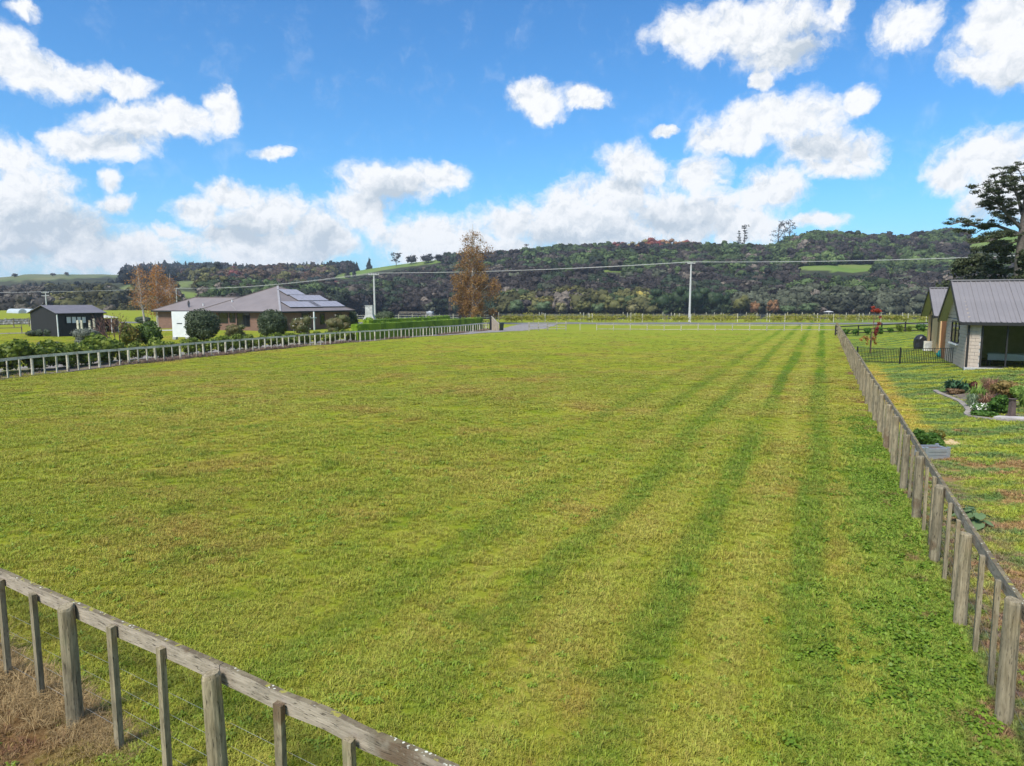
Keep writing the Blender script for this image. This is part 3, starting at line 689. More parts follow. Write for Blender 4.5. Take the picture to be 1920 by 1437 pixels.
# dry fringe along the left fence, on the paddock side
n = 2600; fl = along(offset_line(LFP, .1), .03); ii = rng.integers(0, len(fl), n); off = rng.normal(size=n)*.28
x = np.array([fl[i][0].x - fl[i][1].y*o_ for i, o_ in zip(ii, off)]); y = np.array([fl[i][0].y + fl[i][1].x*o_ for i, o_ in zip(ii, off)])
kp = vnoise(x, y, 4., 2)+.3*rng.random(n) > .5; x, y = x[kp], y[kp]; n = len(x); s = .5+.5*rng.random(n); rot = np.zeros((n, 3)); rot[:, 2] = rng.random(n)*6.28
M_dry2 = leafmat('pinkish_dry_stalk', [(.24, .15, .12), (.34, .24, .18), (.17, .11, .09)], .15, .7, 2.)
dp2 = [mesh_proto('dry_fringe.%03d' % k, tuft(520+k, 22, .34, .28, .014, 1., .08), M_dry2) for k in range(2)]
scatter('dry_fringe', np.stack([x, y, zg(x, y)], -1), rot, np.stack([s, s, s], -1), rng.integers(0, 2, n), dp2, M_dry2, label='low fringe of dry brownish grass under the long left fence')

# ------------------------------------------------------------------ fences
def post_mesh(name, r_, h, seed, n=14):
    rg = random.Random(seed); m__ = MB(); pts = []; rad = []; lx, ly = rg.uniform(-.012, .012), rg.uniform(-.012, .012)
    for i, z in enumerate((-.25, 0, h*.3, h*.6, h-.035, h-.012, h)):
        f = max(0, z/h); pts.append((lx*f+rg.uniform(-.003, .003), ly*f, z)); rad.append(r_*(1.06-.08*f)*(1, 1, 1, 1, 1, .95, .84)[i])
    m__.tube(pts, rad, n, jit=.035, rng=rg); return m__.me(name)
def batten_mesh(name, wd, dp_, h, seed):
    rg = random.Random(seed); m__ = MB(); m__.box((0, 0, h/2-.1), (wd, dp_, h+.2), rz=rg.uniform(-.05, .05)); V = []
    for (x, y, z) in m__.v: V.append((x+(rg.uniform(-.012, .012) if z > 0 else 0), y, z+(rg.uniform(-.008, .008) if z > 0 else 0)))
    m__.v = V; return m__.me(name)
def batten_fence(name, P, step, side, label, mp, mr_, phase=0, hp=1.24, hb=1.18, railz=1.15, nside=14, per=3, start=0.):
    """side = +1: rail on the left of the direction of travel"""
    root = empty(name, (P[0][0], P[0][1], 0), 0, label, 'fence'); o0 = Vector((P[0][0], P[0][1], 0))
    pms = [post_mesh('post', .072, hp, 7+i, nside) for i in range(6)]; bms = [batten_mesh('batten', .072, .05, hb, 30+i) for i in range(6)]
    for m__ in pms+bms: m__.materials.append(mp)
    rg = random.Random(5); S = along(P, step, start)
    for i, (p, tdir) in enumerate(S):
        isp = (i+phase) % per == 0; rz = math.atan2(tdir.y, tdir.x); nrm = Vector((-tdir.y, tdir.x, 0))*side
        q = p - nrm*(.074 if isp else .042) + tdir*rg.uniform(-.03, .03); me_ = rg.choice(pms if isp else bms)
        o = link('post' if isp else 'batten', me_, root, loc=(q.x-o0.x, q.y-o0.y, zgf(q.x, q.y)+rg.uniform(-.03, .015)))
        o.rotation_euler = (rg.uniform(-.012, .012), rg.uniform(-.012, .012), rg.uniform(0, 6.28) if isp else rz+rg.uniform(-.06, .06))
    # rails: boards butted end to end, in lengths of two bays
    bl = step*per*2; Q = along(P, bl, start-phase*step if start-phase*step >= 0 else 0); Q.append((Vector((P[-1][0], P[-1][1], 0)), Q[-1][1]))
    for (a, ta), (b_, tb) in zip(Q[:-1], Q[1:]):
        L = (b_-a).length
        if L < .3: continue
        dr = (b_-a).normalized(); nrm = Vector((-dr.y, dr.x, 0))*side; za, zb = zgf(a.x, a.y)+railz, zgf(b_.x, b_.y)+railz
        m__ = MB(); n = 6; wv = [rg.uniform(-.012, .012) for _ in range(n+1)]; wv[0] = wv[n] = 0; V = []
        for k in range(n+1):
            f = k/n; yy = f*(L-.008)
            for (sx, sz) in ((-1, -1), (1, -1), (1, 1), (-1, 1)): V.append((sx*.023, yy, sz*.074+wv[k]))
        F = [(0, 1, 2, 3), tuple(n*4+k for k in (3, 2, 1, 0))]
        for k in range(n): F += [(k*4+j, k*4+(j+1) % 4, k*4+4+(j+1) % 4, k*4+4+j) for j in range(4)]
        m__.add(V, F); o = m__.build('rail', mr_, root); c = a + nrm*.026
        o.location = (c.x-o0.x, c.y-o0.y, za); o.rotation_euler = (math.atan2(zb-za, L), 0, math.atan2(dr.y, dr.x)-math.pi/2)
    for wz in (.18, .38, .58, .78):
        m__ = MB(); m__.tube([(p.x-o0.x+(-t_.y*side)*-.004, p.y-o0.y+(t_.x*side)*-.004, zgf(p.x, p.y)+wz) for p, t_ in S[::2]+S[-1:]], .0013, 4); m__.build('wire', M_wire, root)
    return root
RN = P0 - D*3.4
batten_fence('post_and_batten_fence', [RN, P0+D*96.5], .763, -1, 'long weathered grey timber fence running down the right side of the paddock', M_post, M_rail, phase=0, start=3.4-.763*3)
batten_fence('post_and_batten_fence', [NA-ND*4.41, NB], .735, 1, 'grey timber fence crossing the bottom left corner in the foreground', M_post, M_rail, phase=0, start=0.)
batten_fence('post_and_batten_fence', LFP, .75, -1, 'long pale timber fence curving along the left side of the paddock to the gate', M_postw, M_railw, phase=0, nside=8, hp=1.07, hb=1.0, railz=1.03)

# far boundary: low pale two-rail fence
def rail_fence(name, P, step, rails, hp, label, mat, pw=.11, rh=.12, meshed=False, cat='fence', group=None):
    root = empty(name, (P[0][0], P[0][1], 0), 0, label, cat, group); o0 = Vector((P[0][0], P[0][1], 0)); S = along(P, step); pm = None
    for p, t_ in S:
        if pm is None: m__ = MB(); m__.box((0, 0, hp/2-.1), (pw, pw, hp+.2)); pm = m__.me('post'); pm.materials.append(mat)
        o = link('post', pm, root, loc=(p.x-o0.x, p.y-o0.y, zgf(p.x, p.y))); o.rotation_euler = (0, 0, math.atan2(t_.y, t_.x))
    for z in rails:
        for (a, ta), (b_, tb) in zip(S[::2][:-1]+([S[-1]] if False else []), S[2::2]):
            m__ = MB(); a_ = Vector((a.x-o0.x, a.y-o0.y, zgf(a.x, a.y)+z)); c_ = Vector((b_.x-o0.x, b_.y-o0.y, zgf(b_.x, b_.y)+z)); dr = (c_-a_).normalized(); nn = Vector((dr.y, -dr.x, 0))*(pw/2+.022)
            m__.beam(a_+nn, c_+nn-dr*.01, .04, rh); m__.build('rail', mat, root)
    return root
F0 = G(1072, 619.5); F0.z = 0; RCv = Vector((RC.x, RC.y, 0))
rail_fence('rail_fence', [RCv, F0], 2.35, (.18, .78), .95, 'low pale two rail fence along the far end of the paddock', M_postm, rh=.085, pw=.09)
G0 = G(992, 621); rail_fence('paddock_gate', [Vector((G0.x, G0.y, 0)), F0+Vector((-.1, 0, 0))], 1.38, (.25, .6, .95), 1.25, 'pale timber railed panels beside the driveway entrance at the far boundary', M_postm, rh=.08)
# ------------------------------------------------------------------ helpers for placed things
def local(root, p):           # world point -> root's own frame
    return Matrix.Rotation(-root.rotation_euler.z, 3, 'Z') @ (Vector(p) - root.location)
def on_plane(px, py, q, n):   # where the sight line through a picture point meets a wall or roof plane
    r = ray(px, py); n = Vector(n); o_ = Vector((0, 0, CAMZ)); return o_ + r*((Vector(q)-o_).dot(n)/r.dot(n))
def mesh_leaf(name, VF, mat, parent):
    me = arr_mesh(name, *VF); return link(name, me, parent, [mat])
LM = {}
def lm(key, cols, **k):
    if key not in LM: LM[key] = leafmat(key, cols, **k)
    return LM[key]
OLIVEBUSH = lm('clipped_bush_leaf', [(.045, .062, .03), (.075, .098, .048), (.12, .15, .08)])
HEDGE = lm('hedge_leaf', [(.05, .085, .012), (.13, .18, .022), (.27, .31, .045)])
HEDGEY = lm('young_hedge_leaf', [(.09, .17, .012), (.20, .31, .02), (.32, .43, .03)])
ROSE = lm('rose_leaf', [(.10, .085, .035), (.17, .14, .06), (.12, .15, .05), (.23, .16, .10)])
BRONZE = lm('bronze_leaf', [(.14, .08, .05), (.24, .15, .08), (.12, .11, .05)])
GREYL = lm('grey_leaf', [(.11, .125, .095), (.17, .18, .14), (.23, .24, .19)])
MIXED = lm('autumn_shrub_leaf', [(.07, .10, .02), (.13, .16, .03), (.21, .17, .03), (.24, .12, .03)])
CITRUS = lm('glossy_shrub_leaf', [(.03, .055, .015), (.07, .12, .02), (.17, .23, .03)])
LAV = lm('lavender_leaf', [(.055, .075, .045), (.09, .115, .07)])
WHITEF = lm('white_flower', [(.75, .74, .70), (.6, .6, .5), (.15, .2, .06)], trans=.1)
def bush_blobs(w_, h_, seed, k=12, base=.0, box=False):
    r = random.Random(seed); out = [(0, 0, h_*(.5+base/2), w_*.36, w_*.36, h_*.40)]
    for i in range(k):
        a = r.uniform(0, 6.28); zz = r.uniform(.22, .80); q = w_*.30*math.sqrt(max(.1, 1-(2*zz-1)**2))*r.uniform(.7, 1.1); s = r.uniform(.16, .25)
        out.append((math.cos(a)*q, math.sin(a)*q, h_*zz, w_*s, w_*s, h_*s*.95))
    return out
def shrub(px, py, wpx, hpx, label, mat, n=1800, leaf=.1, seed=1, group=None, name='shrub', cat='shrub', k=12, flowers=0, stem=True, Y=None, tight=False, sy=1.0):
    p = G(px, py) if Y is None else Vector((XY(px, Y, 0), Y, zgf(XY(px, Y, 0), Y)))
    w_ = wpx/FPX*p.y*1.02; h_ = hpx/FPX*p.y
    root = empty(name, p, 0, label, cat, group)
    bl = ([(0, 0, h_*.52, w_*.44, w_*.44, h_*.47)]+[(math.cos(i*2.4+seed)*w_*.17, math.sin(i*2.4+seed)*w_*.17, h_*(.30+.045*i), w_*.31, w_*.31, h_*.28) for i in range(9)]) if tight else bush_blobs(w_, h_, seed, k)
    bl = [(a, b*sy, c, d_, e*sy, f) for a, b, c, d_, e, f in bl]
    mesh_leaf('foliage', leaf_cloud(bl, n, leaf, seed, shell=.72 if tight else .6), mat, root)
    if flowers: mesh_leaf('flowers', leaf_cloud([(a, b, c, d_*1.04, e*1.04, f*1.04) for a, b, c, d_, e, f in bl], flowers, leaf*.9, seed+5, core=False, shell=.95), WHITEF, root)
    if stem:
        m__ = MB(); r = random.Random(seed)
        for i in range(3): m__.tube([(0, 0, -.1), (r.uniform(-.1, .1)*w_, r.uniform(-.1, .1)*w_, h_*.3)], [.03*h_, .02*h_], 6)
        m__.build('stem', M_bark, root)
    return root

# ------------------------------------------------------------------ left house
M_roofl = plain('house_roof_steel', (.205, .172, .160), .5, .10, .6, spec=.4)
M_cap = plain('ridge_cap_steel', (.30, .28, .275), .5, .1, 1)
M_fasc = plain('dark_fascia', (.022, .020, .019), .5, .2, 4)
def brickmat(name, c1, c2, mortar, sc=1.):
    m_, t, b, out = nmat(name); co = t.node('ShaderNodeTexCoord').outputs['Object']; x, y, z = t.sep(co)
    br = t.node('ShaderNodeTexBrick'); t.put(br.inputs['Vector'], t.comb(t.m('ADD', x, y), z, 0.)); br.inputs['Scale'].default_value = sc
    br.inputs['Brick Width'].default_value = .24; br.inputs['Row Height'].default_value = .086; br.inputs['Mortar Size'].default_value = .008
    br.inputs['Color1'].default_value = (*c1, 1); br.inputs['Color2'].default_value = (*c2, 1); br.inputs['Mortar'].default_value = (*mortar, 1)
    t.put(b.inputs['Base Color'], t.mix(t.mr(t.noise(co, 1.2, 4), .3, .7, 0, .4), br.outputs[0], c2)); b.inputs['Roughness'].default_value = .85; return m_
M_brick = brickmat('brown_brick', (.22, .11, .07), (.15, .075, .05), (.22, .17, .14))
f_ = Vector((-.906, .423, 0)); s_ = Vector((.423, .906, 0)); Nn = Vector((-31.2, 92, 0)); RZ = math.atan2(-.423, .906)
hs = empty('brick_house', Nn, RZ, 'single storey brown brick house with broad grey hipped roof and solar panels', 'house')
EV, AP = 2.72, 3.65
wl = MB(); wi = .65
fp_poly = [(-25.5+wi, wi), (-wi, wi), (-wi, 16-wi), (-16+wi, 16-wi), (-16+wi, 8.6-wi), (-25.5+wi, 8.6-wi)]
wl.prism(fp_poly, -.3, 2.5); wl.build('wall', M_brick, hs)
rf = MB(); rf.add([(-16, 0, EV), (0, 0, EV), (0, 16, EV), (-16, 16, EV), (-8, 8, EV+AP)], [(0, 1, 4), (1, 2, 4), (2, 3, 4), (3, 0, 4), (3, 2, 1, 0)])
rf.add([(-25.5, 0, EV+.003), (-10, 0.004, EV+.003), (-10, 8.6, EV+.003), (-25.5, 8.6, EV+.003), (-21.2, 4.3, EV+1.97), (-11.2, 4.3, EV+1.97)], [(0, 1, 5, 4), (2, 3, 4, 5), (3, 0, 4), (1, 2, 5), (3, 2, 1, 0)])
rf_o = rf.build('roof', M_roofl, hs)
fa = MB()
for a, b_ in [((-25.5, 0), (0, 0)), ((0, 0), (0, 16)), ((0, 16), (-16, 16)), ((-16, 16), (-16, 8.6)), ((-16, 8.6), (-25.5, 8.6)), ((-25.5, 8.6), (-25.5, 0))]:
    A, B = Vector((*a, EV-.11)), Vector((*b_, EV-.11)); fa.beam(A, B, .05, .22)
fa.build('fascia', M_fasc, hs)
for A, B in [((0, 0, EV), (-8, 8, EV+AP)), ((0, 16, EV), (-8, 8, EV+AP)), ((-16, 0, EV), (-8, 8, EV+AP)), ((-25.5, 0, EV), (-21.2, 4.3, EV+1.97)), ((-21.2, 4.3, EV+1.97), (-11.7, 4.3, EV+1.97))]:
    m__ = MB(); m__.beam(Vector(A)+Vector((0, 0, .03)), Vector(B)+Vector((0, 0, .03)), .28, .05); m__.build('ridge_cap', M_cap if A[0] == 0 and A[1] == 0 else M_roofl, rf_o)
def wall_opening(px0, px1, py0, py1, plane_pt, nrm, name='window', bars=1, parent=None, mat=None):
    """window with frame and pane set on a wall, extents from picture points"""
    a = on_plane(px0, py1, plane_pt, nrm); b_ = on_plane(px1, py0, plane_pt, nrm); A, B = local(parent, a), local(parent, b_)
    z0, z1 = sorted((A.z, B.z)); z0 = max(z0, .1); z1 = min(z1, 2.45)
    n = Matrix.Rotation(-parent.rotation_euler.z, 3, 'Z') @ Vector(nrm); along_ = Vector((B.x-A.x, B.y-A.y, 0)); L = along_.length; along_.normalize(); c = Vector(((A.x+B.x)/2, (A.y+B.y)/2, (z0+z1)/2))
    rz = math.atan2(along_.y, along_.x); m__ = MB(); fw = .06
    for s in (-1, 1): m__.box(c+along_*s*(L/2-fw/2)+n*.02, (fw, .08, z1-z0), rz=rz); m__.box(c+Vector((0, 0, s*((z1-z0)/2-fw/2)))+n*.02, (L-2*fw, .08, fw), rz=rz)
    for k in range(1, bars): m__.box(c+along_*(-L/2+L*k/bars)+n*.02, (fw*.8, .07, z1-z0-2*fw), rz=rz)
    o = m__.build(name, M_fasc, parent); MB().box(c+n*.005, (L-2*fw, .03, z1-z0-2*fw), rz=rz).build('pane', mat or M_glass, o); return o
front_n = -s_; right_n = -f_
fpt = Nn + s_*wi; rpt = Nn + f_*wi
for a in [(411, 427, 586.5, 606, 1), (431, 441, 586.5, 605, 1), (445, 468, 586, 612, 2), (355, 372, 588, 606, 1)]: wall_opening(*a[:4], fpt, front_n, bars=a[4], parent=hs)
for a in [(566, 580, 587, 610, 2), (600, 608, 588, 609, 1), (630, 640, 588, 606, 1)]: wall_opening(*a[:4], rpt, right_n, bars=a[4], parent=hs)
MB().box((-25.5+.4, .55, 1.25), (.09, .09, 2.7)).build('downpipe', M_postw, hs)
pd = local(hs, on_plane(589, 600, rpt - f_*1.3, right_n)); m__ = MB(); m__.box((pd.x, pd.y, 1.3), (.16, .16, 2.6)); m__.box((pd.x+.01, pd.y-1.1, 1.75), (.12, 3.2, .10)); m__.build('verandah_post', M_white, hs)
# solar panels on the right-hand slope
M_solar = plain('solar_cell', (.33, .31, .33), .32, .12, 2.2, spec=.4)
sl = Vector((-8, 0, AP)).normalized(); nr = Vector((AP, 0, 8)).normalized()
def plane_local(px, py):
    rp = Nn + Vector((0, 0, EV)); nw = Matrix.Rotation(RZ, 3, 'Z') @ nr
    return local(hs, on_plane(px, py, rp, nw))
for cx_, cy_, n_ in [(547, 549.5, 3), (580, 560.3, 5), (566, 572.3, 5), (612, 571.5, 5)]:
    c = plane_local(cx_, cy_)
    for k in range(n_):
        q = c + Vector((0, 1, 0))*(k-(n_-1)/2)*1.32 + nr*.13
        Mx = Matrix((Vector((0, 1, 0)), -sl, nr)).transposed(); Mx = Matrix((Vector((0, 1, 0)), sl, Vector((0, 1, 0)).cross(sl))).transposed()
        o = MB().box(q, (1.24, 1.9, .05), M=Mx).build('solar_panel', M_solar, hs)
        MB().box(q-nr*.05, (1.31, 1.97, .06), M=Mx).build('panel_frame', M_fasc, o)
# dish and roof vents on the front slope
nf = Vector((0, -AP/8, 1)).normalized()
def front_slope(px, py):
    nw = Matrix.Rotation(RZ, 3, 'Z') @ nf; return local(hs, on_plane(px, py, Nn+Vector((0, 0, EV)), nw))
q = front_slope(353, 577); m__ = MB(); V = []; F = []
for i in range(3):
    for k in range(12):
        a = 6.283*k/12; r_ = .38*i/2; V.append((q.x+.06*i*i-.1, q.y+math.cos(a)*r_*.6, q.z+.55+math.sin(a)*r_*1.3))
for i in range(2):
    for k in range(12): F.append((i*12+k, i*12+(k+1) % 12, i*12+12+(k+1) % 12, i*12+12+k))
m__.add(V, F); m__.tube([q, q+Vector((0, 0, .5))], .03, 6); m__.build('satellite_dish', M_cap, hs)
for px_, py_ in [(381, 574), (435, 567)]:
    q = front_slope(px_, py_); MB().tube([q, q+Vector((0, 0, .38)), q+Vector((0, 0, .42))], [.07, .07, .13], 8).build('roof_vent', M_white, hs)
q = front_slope(434, 574); q2 = front_slope(443, 583); MB().tube([q+Vector((0, 0, .06)), q2+Vector((0, 0, .06))], .04, 6).build('roof_pipe', M_cap, hs)

# ------------------------------------------------------------------ black shed
M_wb = plain('black_weatherboard', (.020, .018, .017), .55, .25, 5)
ash = R(68); ush = Vector((math.cos(ash), math.sin(ash), 0)); A0 = Vector((-52.5, 78.6, 0)); A0.z = zgf(A0.x, A0.y)
sh_o = empty('garden_shed', A0, ash, 'small black weatherboard shed with grey gabled roof and white curtained windows', 'shed')
Ls, Ws, Hs = 5.9, 4.5, 2.72
m__ = MB(); m__.box((Ls/2, Ws/2, Hs/2-.1), (Ls-.06, Ws-.06, Hs+.2)); m__.add([(.03, .03, Hs), (.03, Ws-.03, Hs), (.03, Ws/2, Hs+.82), (Ls-.03, .03, Hs), (Ls-.03, Ws-.03, Hs), (Ls-.03, Ws/2, Hs+.82)], [(0, 2, 1), (3, 4, 5), (0, 3, 5, 2), (1, 2, 5, 4)]); m__.build('wall', M_wb, sh_o)
nb = 14; bh = Hs/nb
wbf = MB().box((0, 0, 0), (Ls, .022, bh*.96), rx=R(-4)).me('weatherboard'); wbf.materials.append(M_wb); wbg = MB().box((0, 0, 0), (.022, Ws, bh*.96), ry=R(4)).me('weatherboard'); wbg.materials.append(M_wb)
for i in range(nb): link('weatherboard', wbf, sh_o, loc=(Ls/2, .012, bh*(i+.5))); link('weatherboard', wbg, sh_o, loc=(.012, Ws/2, bh*(i+.5)))
for i in range(4):
    f = (i+.5)/4.6; w2 = Ws*(1-f)-.1; MB().box((.010, Ws/2, Hs+.82*f), (.022, w2, .17), ry=R(4)).build('weatherboard', M_wb, sh_o)
M_sroof = plain('shed_roof_steel', (.17, .155, .165), .5, .12, 1.5)
rs = math.hypot(Ws/2+.3, .82*(Ws/2+.3)/(Ws/2)); al = math.atan2(.82, Ws/2)
for sgn in (-1, 1):
    cy_ = Ws/2 + sgn*(Ws/2+.3)/2; cz_ = Hs+.82 - .82*(Ws/2+.3)/(Ws/2)/2 + .05
    o = MB().box((Ls/2, cy_, cz_), (Ls+.4, rs, .05), rx=-sgn*al).build('roof', M_sroof, sh_o)
m__ = MB(); m__.box((Ls/2, -.27, Hs-.10), (Ls+.4, .09, .12)); m__.build('gutter', M_fasc, sh_o)
MB().box((.06, -.06, 1.3), (.10, .09, 2.75)).build('downpipe', M_white, sh_o)
sn = Vector((math.sin(ash), -math.cos(ash), 0)); cur = plain('white_curtain', (.62, .62, .64), .7, .2, 6, stretch=(8, 8, .6))
for a, b_ in [(124, 133), (134, 143), (144, 152), (153, 161)]: wall_opening(a, b_, 593.5, 607, A0+sn*.03, sn, parent=sh_o, mat=cur)

# ------------------------------------------------------------------ yard things on the left
def box_thing(name, px, py, wpx, hpx, dep, mat, label, cat, Y=None, rz=0, parts=None, zoff=0):
    p = G(px, py) if Y is None else Vector((XY(px, Y, 0), Y, zgf(XY(px, Y, 0), Y))); s = p.y/FPX
    root = empty(name, p+Vector((0, 0, zoff)), rz, label, cat); return root, wpx*s, hpx*s
root, w_, h_ = box_thing('white_screen', 348, 637, 46, 51, .1, M_white, 'tall plain white panel standing beside the left clipped round bush', 'screen', Y=73.5)
MB().box((0, 0, h_*.5+.15), (w_, .16, h_-.2)).build('panel', M_white, root); MB().box((-w_*.2, -.09, h_*.58), (.55, .03, .09)).build('slot', M_fasc, root)  # narrow dark bar set on the panel face
for sx in (-.42, .1): MB().box((w_*sx, 0, .12), (.35, .5, .26)).build('foot', M_conc, root)
shrub(382, 640, 64, 61, 'large round clipped dark green bush in front of the white panel', OLIVEBUSH, 9000, .13, 3, name='round_bush', cat='bush', tight=True)
shrub(512, 634, 56, 54, 'round clipped dark green bush near the middle of the brick house', OLIVEBUSH, 8000, .13, 4, name='round_bush', cat='bush', tight=True)
shrub(652, 614, 46, 32, 'wide grey green bush to the left of the outdoor fireplace', OLIVEBUSH, 3000, .15, 5, name='round_bush', cat='bush')
shrub(722, 609, 38, 27, 'low rounded green bush to the right of the outdoor fireplace', OLIVEBUSH, 2500, .15, 6, name='round_bush', cat='bush', tight=True)
shrub(247, 652, 44, 50, 'orange and green autumn shrub next to the bare little tree', MIXED, 3000, .12, 7)
shrub(280, 650, 46, 50, 'glossy dark and lime green shrub left of the brick house', CITRUS, 3000, .13, 8)
shrub(268, 607, 30, 14, 'small dark dome shaped shrub behind the autumn shrub', LAV, 900, .12, 9, tight=True)
shrub(444, 640, 44, 34, 'straggly yellow and brown rose bush between the two round bushes', ROSE, 2200, .09, 10)
shrub(566, 634, 44, 42, 'white flowering rose bush right of the second round bush', ROSE, 2600, .09, 11, flowers=110)
shrub(634, 628, 56, 40, 'brownish rose bush in front of the right end of the brick house', ROSE, 2600, .09, 12, flowers=40)
shrub(164, 656, 58, 46, 'loose grey leaved bush in front of the black shed', GREYL, 2600, .09, 13)
shrub(92, 660, 42, 22, 'low grey leaved bush behind the left end of the hedge', GREYL, 1600, .09, 14)
for i, (a, wq, hq) in enumerate([(62, 24, 12), (77, 20, 15), (94, 22, 15)]):
    shrub(a, 631, wq, hq, ['leftmost of three dark lavender domes by the shed gable', 'middle of three lavender domes by the shed gable', 'rightmost of three lavender domes nearest the white downpipe'][i], LAV, 1200, .08, 20+i, tight=True, group='lavender domes beside the shed', stem=False)
# bare branching little tree
p = G(222, 668); root = empty('bare_tree', p, 0, 'small leafless tree with reddish twigs behind the left fence', 'tree'); m__ = MB(); rg = random.Random(4)
M_twig = plain('reddish_twig', (.17, .09, .07), .8, .3, 5)
def twiggy(m__, a, dr, L, r_, dep):
    b_ = a + dr*L; m__.tube([a, (a+b_)/2+Vector((rg.uniform(-.04, .04), rg.uniform(-.04, .04), 0)), b_], [r_, r_*.8, r_*.6], 5)
    if dep:
        for i in range(3): twiggy(m__, b_ - dr*L*rg.uniform(0, .4), (dr+Vector((rg.uniform(-.7, .7), rg.uniform(-.7, .7), rg.uniform(0, .4)))).normalized(), L*rg.uniform(.6, .85), r_*.6, dep-1)
m__.tube([(0, 0, -.1), (0, 0, .5)], [.07, .055], 7)
for i in range(5): twiggy(m__, Vector((0, 0, .45)), Vector((rg.uniform(-.8, .8), rg.uniform(-.6, .6), 1)).normalized(), 1.15, .035, 3)
m__.build('branches', M_twig, root)
mesh_leaf('foliage', leaf_cloud([(0, 0, 2.5, 1.0, .9, .8)], 260, .07, 5, core=False, shell=.2), BRONZE, root)
# timber posts
def upright(px, py, hpx, r_, label, mat, group=None, sq=False, name='timber_post'):
    p = G(px, py); h_ = hpx/FPX*p.y; m__ = MB()
    if sq: m__.box((0, 0, h_/2-.1), (r_*2, r_*1.6, h_+.2))
    else: m__.tube([(0, 0, -.2), (0, 0, h_*.5), (0, 0, h_-.03), (0, 0, h_)], [r_*1.05, r_, r_*.97, r_*.85], 10)
    o = m__.build(name, mat); o.location = p; return tag(o, label, 'post', group)
for i, (a, b_, hh) in enumerate([(61, 624, 24), (70, 625, 24), (85, 626, 25), (98.5, 627, 26)]):
    upright(a, b_, hh, .11, ['first', 'second', 'third', 'fourth'][i]+' yellowish timber post from the left in the row before the shed gable', M_postw, 'timber posts before the shed', sq=True)
for i, (a, b_, hh) in enumerate([(148, 634, 33), (155, 633, 32), (170, 632, 31), (178, 630, 32)]):
    upright(a, b_, hh, .10, ['first', 'second', 'third', 'fourth'][i]+' grey timber post from the left in front of the shed windows', M_postw, 'grey posts before the shed windows', sq=True)
upright(246, 664, 15, .1, 'dark stake standing behind the autumn shrub near the left fence', M_bark, sq=True); upright(196, 672, 16, .06, 'thin dark stake at the right end of the leafy hedge', M_bark, sq=True)
# gazebo, table
p = G(200, 624); s = p.y/FPX; root = empty('gazebo', p, R(10), 'small gazebo with pale canopy and dark mesh sides beside the shed', 'gazebo'); gw, gh = 32*s, 28*s
m__ = MB(); m__.add([(-gw/2, -gw/2, gh), (gw/2, -gw/2, gh), (gw/2, gw/2, gh), (-gw/2, gw/2, gh), (0, 0, gh+.32)], [(0, 1, 4), (1, 2, 4), (2, 3, 4), (3, 0, 4), (3, 2, 1, 0)]); m__.build('canopy', plain('canopy_cloth', (.50, .50, .44), .8, .1, 2), root)
for a in (-1, 1):
    for b_ in (-1, 1): MB().box((a*gw*.47, b_*gw*.47, gh/2), (.07, .07, gh)).build('leg', M_white, root)
for sd in ((0, gw*.46, gw*.9, .02), (-gw*.46, 0, .02, gw*.9), (gw*.46, 0, .02, gw*.9)): MB().box((sd[0], sd[1], gh*.48), (sd[2], sd[3], gh*.9)).build('side_screen', plain('brown_mesh', (.06, .05, .045), .8, .2, 5), root)
p = G(195, 624); root = empty('garden_table', p, 0, 'white garden table standing under the gazebo', 'table'); MB().tube([(0, 0, .70), (0, 0, .75)], .55, 14).build('tabletop', M_white, root)
for k in range(4): MB().tube([(.35*math.cos(k*1.57+.7), .35*math.sin(k*1.57+.7), 0), (.2*math.cos(k*1.57+.7), .2*math.sin(k*1.57+.7), .7)], .035, 6).build('leg', M_white, root)
p = G(186, 622); root = empty('folded_lounger', p, .3, 'pale grey chair leaning beside the garden table', 'chair'); MB().box((0, 0, .75), (.5, .08, 1.2), rx=R(-18)).build('backrest', M_conc, root); MB().box((0, -.25, .35), (.5, .5, .06)).build('seat', M_conc, root)
for a in (-1, 1): MB().box((a*.2, -.4, .17), (.05, .05, .34)).build('leg', M_conc, root)
p = G(162, 618); root = empty('garden_ornament', p, 0, 'small red and white ornament hanging on a stand by the shed', 'ornament'); MB().tube([(0, 0, 0), (0, 0, .9)], .03, 6).build('stand', M_fasc, root)
MB().tube([(0, 0, .85), (0, 0, 1.0), (0, 0, 1.2)], [.15, .25, .12], 10).build('body', M_white, root); MB().tube([(0, 0, 1.2), (0, 0, 1.32), (0, 0, 1.4)], [.22, .16, .03], 10).build('cap', plain('red_paint', (.5, .03, .03), .5, .1, 2), root)
# left post and rail fence with netting, far left
rail_fence('yard_fence', [G(-70, 618), G(62, 612)], 2.6, (.45, .85, 1.2), 1.45, 'weathered rail fence across the field left of the shed', M_post, pw=.12, rh=.09)
rail_fence('yard_fence', [G(-70, 628), G(62, 624)], 3.0, (.7,), 1.0, 'low single rail fence beside the drive left of the shed', M_post, pw=.12, rh=.08)
M_net = plain('crop_netting', (.55, .52, .52), .9, .6, 3., col2=(.10, .10, .08))
for i, (ya, lb) in enumerate([(606, 'farther'), (610, 'nearer')]):
    a, b_ = G(-70, ya), G(60, ya-1.5); root = empty('crop_row', a, 0, lb+' of two rows of netted crops behind the rail fence at far left', 'crop row', 'netted crop rows'); n = 60; V = []
    m__ = MB(); rg = random.Random(i)
    for k in range(n):
        q = (b_-a)*(k/n); m__.box((q.x, q.y, .35+rg.uniform(-.08, .12)), ((b_-a).length/n*rg.uniform(.55, 1.), .5, .6+rg.uniform(-.1, .2)), rz=rg.uniform(-.3, .3))
    m__.build('netting', M_net, root)
